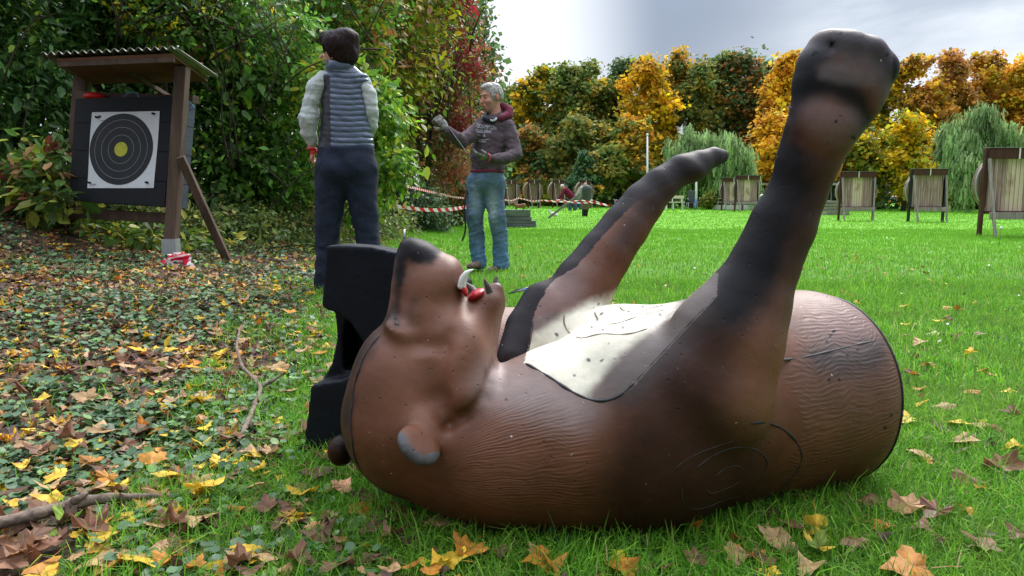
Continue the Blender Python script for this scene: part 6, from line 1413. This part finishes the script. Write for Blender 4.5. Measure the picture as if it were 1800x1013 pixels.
boss_stand(1310, 39, 1.13, math.radians(8), 'boss stand with yellow centre panel left of the raised foreleg', light=True, seed=4)
boss_stand(1285, 42, 1.10, math.radians(8), 'boss stand half hidden behind its yellow panelled neighbour', light=True, seed=5)
for i, (px, lab) in enumerate(((898, 'small distant boss stand directly behind the man\'s hip'), (938, 'second small distant boss stand right of the man'), (981, 'third small distant boss stand, behind the stooping crimson figure'), (1028, 'fourth small distant boss stand, behind the dark upright log'))):
    boss_stand(px, 46, 1.04, math.radians(28), lab, board=False, seed=6+i, group='small archery bosses in a row at the far left of the field', wd=.72)
# ------------------------------------------------------------------ far furniture
def pole(px, y0, y1, Y, r, mat, name, lab, cat):
    a = at(px, y1, Y); a[2] = gz(a[0], Y); b = at(px, y0, Y); e = empty(name, a, lab, cat); MB().tube([a, a*.5+b*.5, b], [r, r*.9, r*.6], 8).build('pole', mat, e, True); MB().ell(b, (r*1.1, r*1.1, r*1.1), None, 8, 6).build('finial', mat, e, True); return e
wh = plain('white_paint_pole', (.75, .77, .78), .5)
pole(1138, 237, 370, 45, .07, wh, 'flag_mast', 'tall thin white mast in front of the orange and olive trees', 'mast')
e = pole(1224, 300, 368, 43, .07, wh, 'lamp_mast', 'short white mast with blue foot under the left willow', 'mast'); a = at(1222.5, 360, 42.9); MB().tube([np.array([a[0], 42.9, gz(a[0], 43)]), a+np.array([0, 0, .30])], .085, 8).build('blue_sleeve', plain('blue_paint', (.05, .13, .33), .5), e, True)
def bench():
    Y = 43; x = X(1184, Y); z = gz(x, Y); e = empty('garden_bench', (x, Y, z), 'long pale cream garden bench left of the blue footed mast', 'bench'); cm = plain('cream_paint', (.62, .58, .40), .7)
    MB().box((x, Y, z+.42), (1.15, .35, .05), None, .01).build('seat', cm, e); MB().box((x, Y+.17, z+.72), (1.15, .04, .16), None, .01).build('backrest', cm, e)
    for sx in (-.48, .45, -.1): MB().box((x+sx, Y, z+.21), (.05, .32, .40)).build('leg', wh, e); MB().box((x+sx, Y+.17, z+.55), (.05, .03, .3)).build('back_post', wh, e)
    x = X(1213, 42); z = gz(x, 42); e = empty('garden_chair', (x, 42, z), 'dark grey garden chair between the cream bench and the mast', 'chair'); dm = plain('dark_grey_weave', (.06, .07, .08), .6)
    MB().box((x, 42, z+.42), (.42, .42, .05), None, .01).build('seat', dm, e); MB().box((x+.05, 42.2, z+.78), (.40, .05, .62), roty(.05), .02).build('backrest', dm, e)
    for sx in (-.2, .2):
        for sy in (-.18, .18): MB().tube([(x+sx, 42+sy, z), (x+sx, 42+sy, z+.42)], .018, 6).build('leg', galv, e, True)
        MB().tube([(x+sx, 41.8, z+.62), (x+sx, 42.2, z+.64)], .018, 6).build('armrest', galv, e, True)
bench()
def hut():
    Y = 50; x0, x1 = X(1322, Y), X(1462, Y); z = gz(x0, Y); e = empty('club_hut', ((x0+x1)/2, Y, z), 'low dark club hut with brown tiled roof behind the raised foreleg', 'hut'); cx = (x0+x1)/2; w_ = x1-x0
    MB().box((cx, Y+1.5, z+.85), (w_, 3, 1.7)).build('wall', plain('dark_hut_wall', (.02, .025, .035), .7), e)
    mt = pm('roof_tiles', (.33, .20, .12), (.16, .10, .07), 6, .8, .6, 14)
    m = MB(); m.add([(x0-.3, Y-.4, z+1.72), (x1+.3, Y-.4, z+1.72), (x1+.3, Y+1.6, z+2.35), (x0-.3, Y+1.6, z+2.35), (x0-.3, Y+3.6, z+1.72), (x1+.3, Y+3.6, z+1.72)], [(0, 1, 2, 3), (3, 2, 5, 4), (0, 3, 4), (1, 5, 2), (0, 4, 5, 1)]); m.build('roof', mt, e)
    MB().box((cx, Y-.42, z+1.66), (w_+.6, .04, .13)).build('fascia', plain('white_fascia', (.55, .53, .5), .7), e)
    for i in range(3): f = MB().box((x0+.8+i*1.9, Y-.012, z+1.0), (1.2, .03, .9)).build('window', plain('hut_frame', (.4, .4, .4), .6), e); MB().box((x0+.8+i*1.9, Y-.032, z+1.0), (1.06, .01, .76)).build('pane', plain('dark_glass', (.02, .025, .03), .1), f)
    # low white wall and railing in front
    Y = 44; xa, xb_ = X(1248, Y), X(1328, Y); z = gz(xa, Y); e = empty('railing', ((xa+xb_)/2, Y, z), 'white railing on a low white wall behind the yellow panelled bosses', 'railing')
    MB().box(((xa+xb_)/2, Y, z+.13), (xb_-xa, .2, .30)).build('low_wall', plain('whitewash', (.6, .6, .56), .8), e)
    for zz in (.45, .66): MB().box(((xa+xb_)/2, Y, z+zz), (xb_-xa, .03, .03)).build('rail', wh, e)
    for i in range(8): MB().box((xa+.02+(xb_-xa-.04)*i/7, Y, z+.46), (.035, .035, .38)).build('post', wh, e)
    Y = 41; x = X(1337, Y); z = gz(x, Y); e = empty('hoop_frame', (x, Y, z), 'white hoop shaped frame with black panel beside the raised foreleg', 'frame')
    a = np.linspace(0, math.pi, 15); P = [(x-.24, Y, z)]+[(x-.24*math.cos(q), Y, z+.62+.27*math.sin(q)) for q in a]+[(x+.24, Y, z)]; MB().tube(P, .045, 8).build('hoop', wh, e, True); MB().box((x, Y+.02, z+.36), (.40, .04, .72), None, .02).build('panel', blk, e)
    Y = 33; x = X(1466, Y); z = gz(x, Y); e = empty('slab_pile', (x, Y, z), 'low pile of pale grey slabs between the foreleg and the middle boss', 'slabs')
    for i in range(5): MB().box((x+.03*math.sin(i*3), Y, z+.06+.13*i), (1.0+.08*math.sin(i*5), .6, .115), None, .01).build('slab', pm('pale_slab', (.26, .23, .20), (.15, .13, .12), 8, .9, .3), e)
hut()
def blocks():
    Y = 18.5; x = X(911, Y); z = gz(x, Y); e = empty('pallet_stack', (x, Y, z), 'stack of grey weathered sleepers on the grass right of the man', 'sleepers'); gm = pm('grey_sleeper', (.17, .18, .20), (.09, .095, .105), 10, .85, .5, 30, (.3, 1, 1))
    k = 0
    for i, (dz, w_, n_) in enumerate(((0, .90, 1), (.085, .88, 1), (.175, .70, 1), (.262, .68, 1), (.350, .66, 1))): MB().box((x+(.0 if i < 2 else -.03)+.01*math.sin(i*4), Y, z+.02+dz+.038), (w_, .45, .078), rotz(.03*math.sin(i*2)), .008).build('sleeper', gm, e)
    # tilted log
    Y = 17.5; x = X(791, Y); z = gz(x, Y); e = empty('log_target', (x+.02, Y, z), 'short dark foam log standing in grass behind the barrier tape', 'log'); s = SDF((x-.4, Y-.35, z-.1), (x+.4, Y+.35, z+.8), .012)
    s.chain([((x-.02, Y, z-.05), .165), ((x+.04, Y, z+.52), .145)], .02); s.half((x+.04, Y, z+.52), (.1, -.25, 1), .008); s.ell((x-.13, Y-.1, z+.10), (.07, .08, .12), None, .03); V, Q = s.surf()
    c = np.tile(np.array([.045, .030, .026]), (len(V), 1)); c[(V[:, 0] < x-.12) & (V[:, 2] < z+.22)] = (.14, .07, .04); c[V[:, 2] > z+.50] = (.10, .075, .06); mesh('trunk', V, Q, vm('dark_log', .8, bump=.5, bscale=25), e, True, c)
    MB().ell((x+.20, Y+.1, z+.03), (.13, .1, .07)).build('root', barkm, e, True)
    # dark upright log with grey cap and leaning beam
    Y = 30; x = X(1029, Y); z = gz(x, Y); e = empty('post_target', (x, Y, z), 'upright foam post, grey black dome over brown middle and black foot', 'foam target'); s = SDF((x-.45, Y-.4, z-.05), (x+.45, Y+.4, z+1.4), .02)
    z1 = CAMZ+(354-326)*Y/F; s.chain([((x-.04, Y, z), .11), ((x-.02, Y, z+.30), .14), ((x+.02, Y, z+.55), .20), ((x+.03, Y, z1-.19), .20)], .03); V, Q = s.surf(); c = np.tile(np.array([.05, .055, .05]), (len(V), 1)); zz = V[:, 2]-z; c[zz < .52] = (.16, .09, .075); c[zz < .28] = (.008, .008, .01); mesh('foam', V, Q, vm('foam_post', .7, bump=.4, bscale=20), e, True, c)
    Y = 27; a = at(964, 368, Y); a[2] = gz(a[0], Y)+.03; b = at(1020, 341, Y); o = MB().beam(a, b, .10, .08, .01).build('leaning_beam', pm('grey_beam', (.20, .19, .16), (.11, .10, .09), 12, .8, .3), None); centre(meta(o, 'long grey beam leaning up to the dark upright post', 'beam'))
    # foam deer and white foam bird
    Y = 32; x = X(914, Y); z = gz(x, Y); e = empty('foam_deer', (x, Y, z), 'small brown foam deer standing behind the grey sleepers', 'foam animal'); s = SDF((x-.5, Y-.3, z-.03), (x+.5, Y+.3, z+.75), .014)
    s.chain([((x-.16, Y, z+.40), .085), ((x, Y, z+.385), .078), ((x+.17, Y, z+.41), .095)], .03); s.chain([((x-.2, Y, z+.43), .06), ((x-.27, Y, z+.52), .04), ((x-.36, Y, z+.50), .025)], .02); s.chain([((x-.26, Y-.03, z+.55), .015), ((x-.25, Y-.06, z+.61), .010)], .01)
    for sx in (-.15, .15):
        for sy in (-.05, .05): s.chain([((x+sx, Y+sy, z+.36), .05), ((x+sx+.02*np.sign(sx), Y+sy, z+.18), .026), ((x+sx, Y+sy, z), .022)], .02)
    V, Q = s.surf(); mesh('body', V, Q, pm('deer_brown', (.26, .11, .05), (.15, .06, .03), 10, .8, .2), e)
    Y = 28; x = X(973, Y); z = gz(x, Y); e = empty('foam_goose', (x, Y, z), 'small white foam goose beside the leaning beam', 'foam animal'); s = SDF((x-.35, Y-.25, z-.03), (x+.35, Y+.25, z+.5), .012)
    s.chain([((x-.14, Y, z+.17), .04), ((x-.02, Y, z+.15), .09), ((x+.10, Y, z+.12), .06), ((x+.17, Y, z+.14), .015)], .03); s.chain([((x-.10, Y, z+.18), .035), ((x-.15, Y, z+.27), .026), ((x-.19, Y, z+.29), .024)], .02); V, Q = s.surf(); mesh('body', V, Q, plain('goose_white', (.7, .7, .67), .7), e)
    MB().tube([(x-.2, Y, z+.29), (x-.26, Y, z+.275)], [.014, .005], 6).build('beak', plain('beak_orange', (.6, .3, .04), .5), e, True)
blocks()
# ------------------------------------------------------------------ barrier tape
tapem = vm('barrier_tape', .4, .25)
def ribbon(name, lab, pts, wd, stripe, seed=0, twist=.6):
    P = np.array([at(*p) for p in pts]); t = np.linspace(0, len(P)-1, 12*len(P)); Pi = np.stack([np.interp(t, range(len(P)), P[:, j]) for j in range(3)], 1)
    for _ in range(4): Pi[1:-1] = (Pi[:-2]+2*Pi[1:-1]+Pi[2:])/4
    # resample by length
    d = np.r_[0, np.cumsum(np.linalg.norm(np.diff(Pi, axis=0), axis=1))]; L_ = d[-1]; k = int(L_/(stripe/4))+2; q = np.linspace(0, L_, k); Pi = np.stack([np.interp(q, d, Pi[:, j]) for j in range(3)], 1)
    V = []; C = []; ns = 6
    for i in range(k):
        a = twist*math.sin(q[i]*1.1+seed)*.8; up = np.array([math.sin(a)*.5, -.3*math.sin(a), math.cos(a)]); up /= np.linalg.norm(up)
        for j in range(ns): V.append(Pi[i]+up*wd*(j/(ns-1)-.5))
    V = np.array(V); Fq = np.array([(i*ns+j, i*ns+j+1, (i+1)*ns+j+1, (i+1)*ns+j) for i in range(k-1) for j in range(ns-1)])
    # one colour per face: unshare vertices
    Vf = V[Fq].reshape(-1, 3); fi = np.arange(len(Fq)); s_ = (q[fi//(ns-1)]+wd*.8*(fi % (ns-1))/(ns-1))/stripe; cf = np.where((np.floor(s_) % 2 == 0)[:, None], np.array([.62, .02, .025]), np.array([.78, .76, .76]))
    o = mesh(name, Vf, np.arange(len(Vf)).reshape(-1, 4), tapem, None, True, np.repeat(cf, 4, axis=0)); centre(meta(o, lab, 'barrier tape')); return o
ribbon('barrier_tape', 'upper red and white barrier tape sloping down from the woman to the man', [(640, 308, 8.2), (664, 314, 8.8), (700, 324, 10), (750, 336, 12.5), (800, 347, 15.5), (850, 352, 18), (886, 352, 20)], .036, .10, 1, .3)
ribbon('barrier_tape', 'lower thick red and white barrier tape crossing in front of the log', [(690, 362, 11.5), (705, 364, 11.6), (735, 368, 11.8), (765, 370, 12), (795, 368, 12.3), (820, 364, 12.8), (850, 357, 14.5), (880, 350, 18)], .058, .085, 2, .35)
ribbon('barrier_tape', 'distant red and white tape sagging in loops before the small bosses', [(880, 351, 22), (900, 353, 23), (912, 348, 24), (935, 354, 25), (955, 352, 26), (975, 355, 26), (1000, 355, 26), (1022, 352, 26), (1050, 358, 26), (1070, 362, 26)], .04, .13, 3, .3)
ribbon('barrier_tape', 'second distant tape crossing in front of the dark upright post', [(960, 354, 28), (985, 351, 28), (1010, 357, 28), (1035, 357, 28), (1039, 351, 28), (1055, 357, 28), (1071, 361, 28)], .035, .13, 4, .3)
def crumple():
    r = np.random.default_rng(5); c = at(312, 476, 5.25); z0 = gz(c[0], c[1]); P = []
    for i in range(26):
        a = i*2.1; rad = .055+.06*r.uniform(); P.append((c[0]+rad*math.cos(a)*1.15, c[1]+rad*math.sin(a)*.8, z0+.02+.075*r.uniform()*(1-rad*4)+.01))
    P = [(c[0]-.17, c[1]-.03, z0+.02)]+P+[(c[0]+.10, c[1]-.06, z0+.025), (c[0]+.17, c[1]-.10, z0+.015)]; P = np.array(P); t = np.linspace(0, len(P)-1, 10*len(P)); Pi = np.stack([np.interp(t, range(len(P)), P[:, j]) for j in range(3)], 1)
    for _ in range(6): Pi[1:-1] = (Pi[:-2]+2*Pi[1:-1]+Pi[2:])/4
    V = []; n = len(Pi)
    for i in range(n):
        a = i*.23+1.5*math.sin(i*.11); up = np.array([.5*math.cos(a), .5*math.sin(a), .8]); up /= np.linalg.norm(up); V += [Pi[i]-up*.022, Pi[i]+up*.022]
    V = np.array(V); Fq = np.array([(2*i, 2*i+1, 2*i+3, 2*i+2) for i in range(n-1)]); Vf = V[Fq].reshape(-1, 3); cf = np.where(((np.arange(n-1)//9) % 2 == 0)[:, None], np.array([.60, .015, .05]), np.array([.80, .72, .74]))
    o = mesh('crumpled_tape', Vf, np.arange(len(Vf)).reshape(-1, 4), tapem, None, True, np.repeat(cf, 4, axis=0)); centre(meta(o, 'crumpled pile of red and white tape at the foot of the shelter post', 'barrier tape'))
crumple()
def dandelion(px, py, Y, hpx):
    q = at(px, py, Y); g_ = gz(q[0], Y); e = empty('dandelion', (q[0], Y, g_), 'tall dandelion clock in the lawn below the largest boss stand', 'flower')
    MB().tube([(q[0]-.02, Y, g_), (q[0]-.005, Y, (g_+q[2])/2), tuple(q)], .005, 5).build('stem', plain('stem_green', (.15, .25, .06), .6), e, True); MB().ell(q, (.022, .022, .022)).build('seed_head', plain('seed_white', (.7, .7, .68), .9), e, True)
dandelion(1760, 401, 10.5, 30)
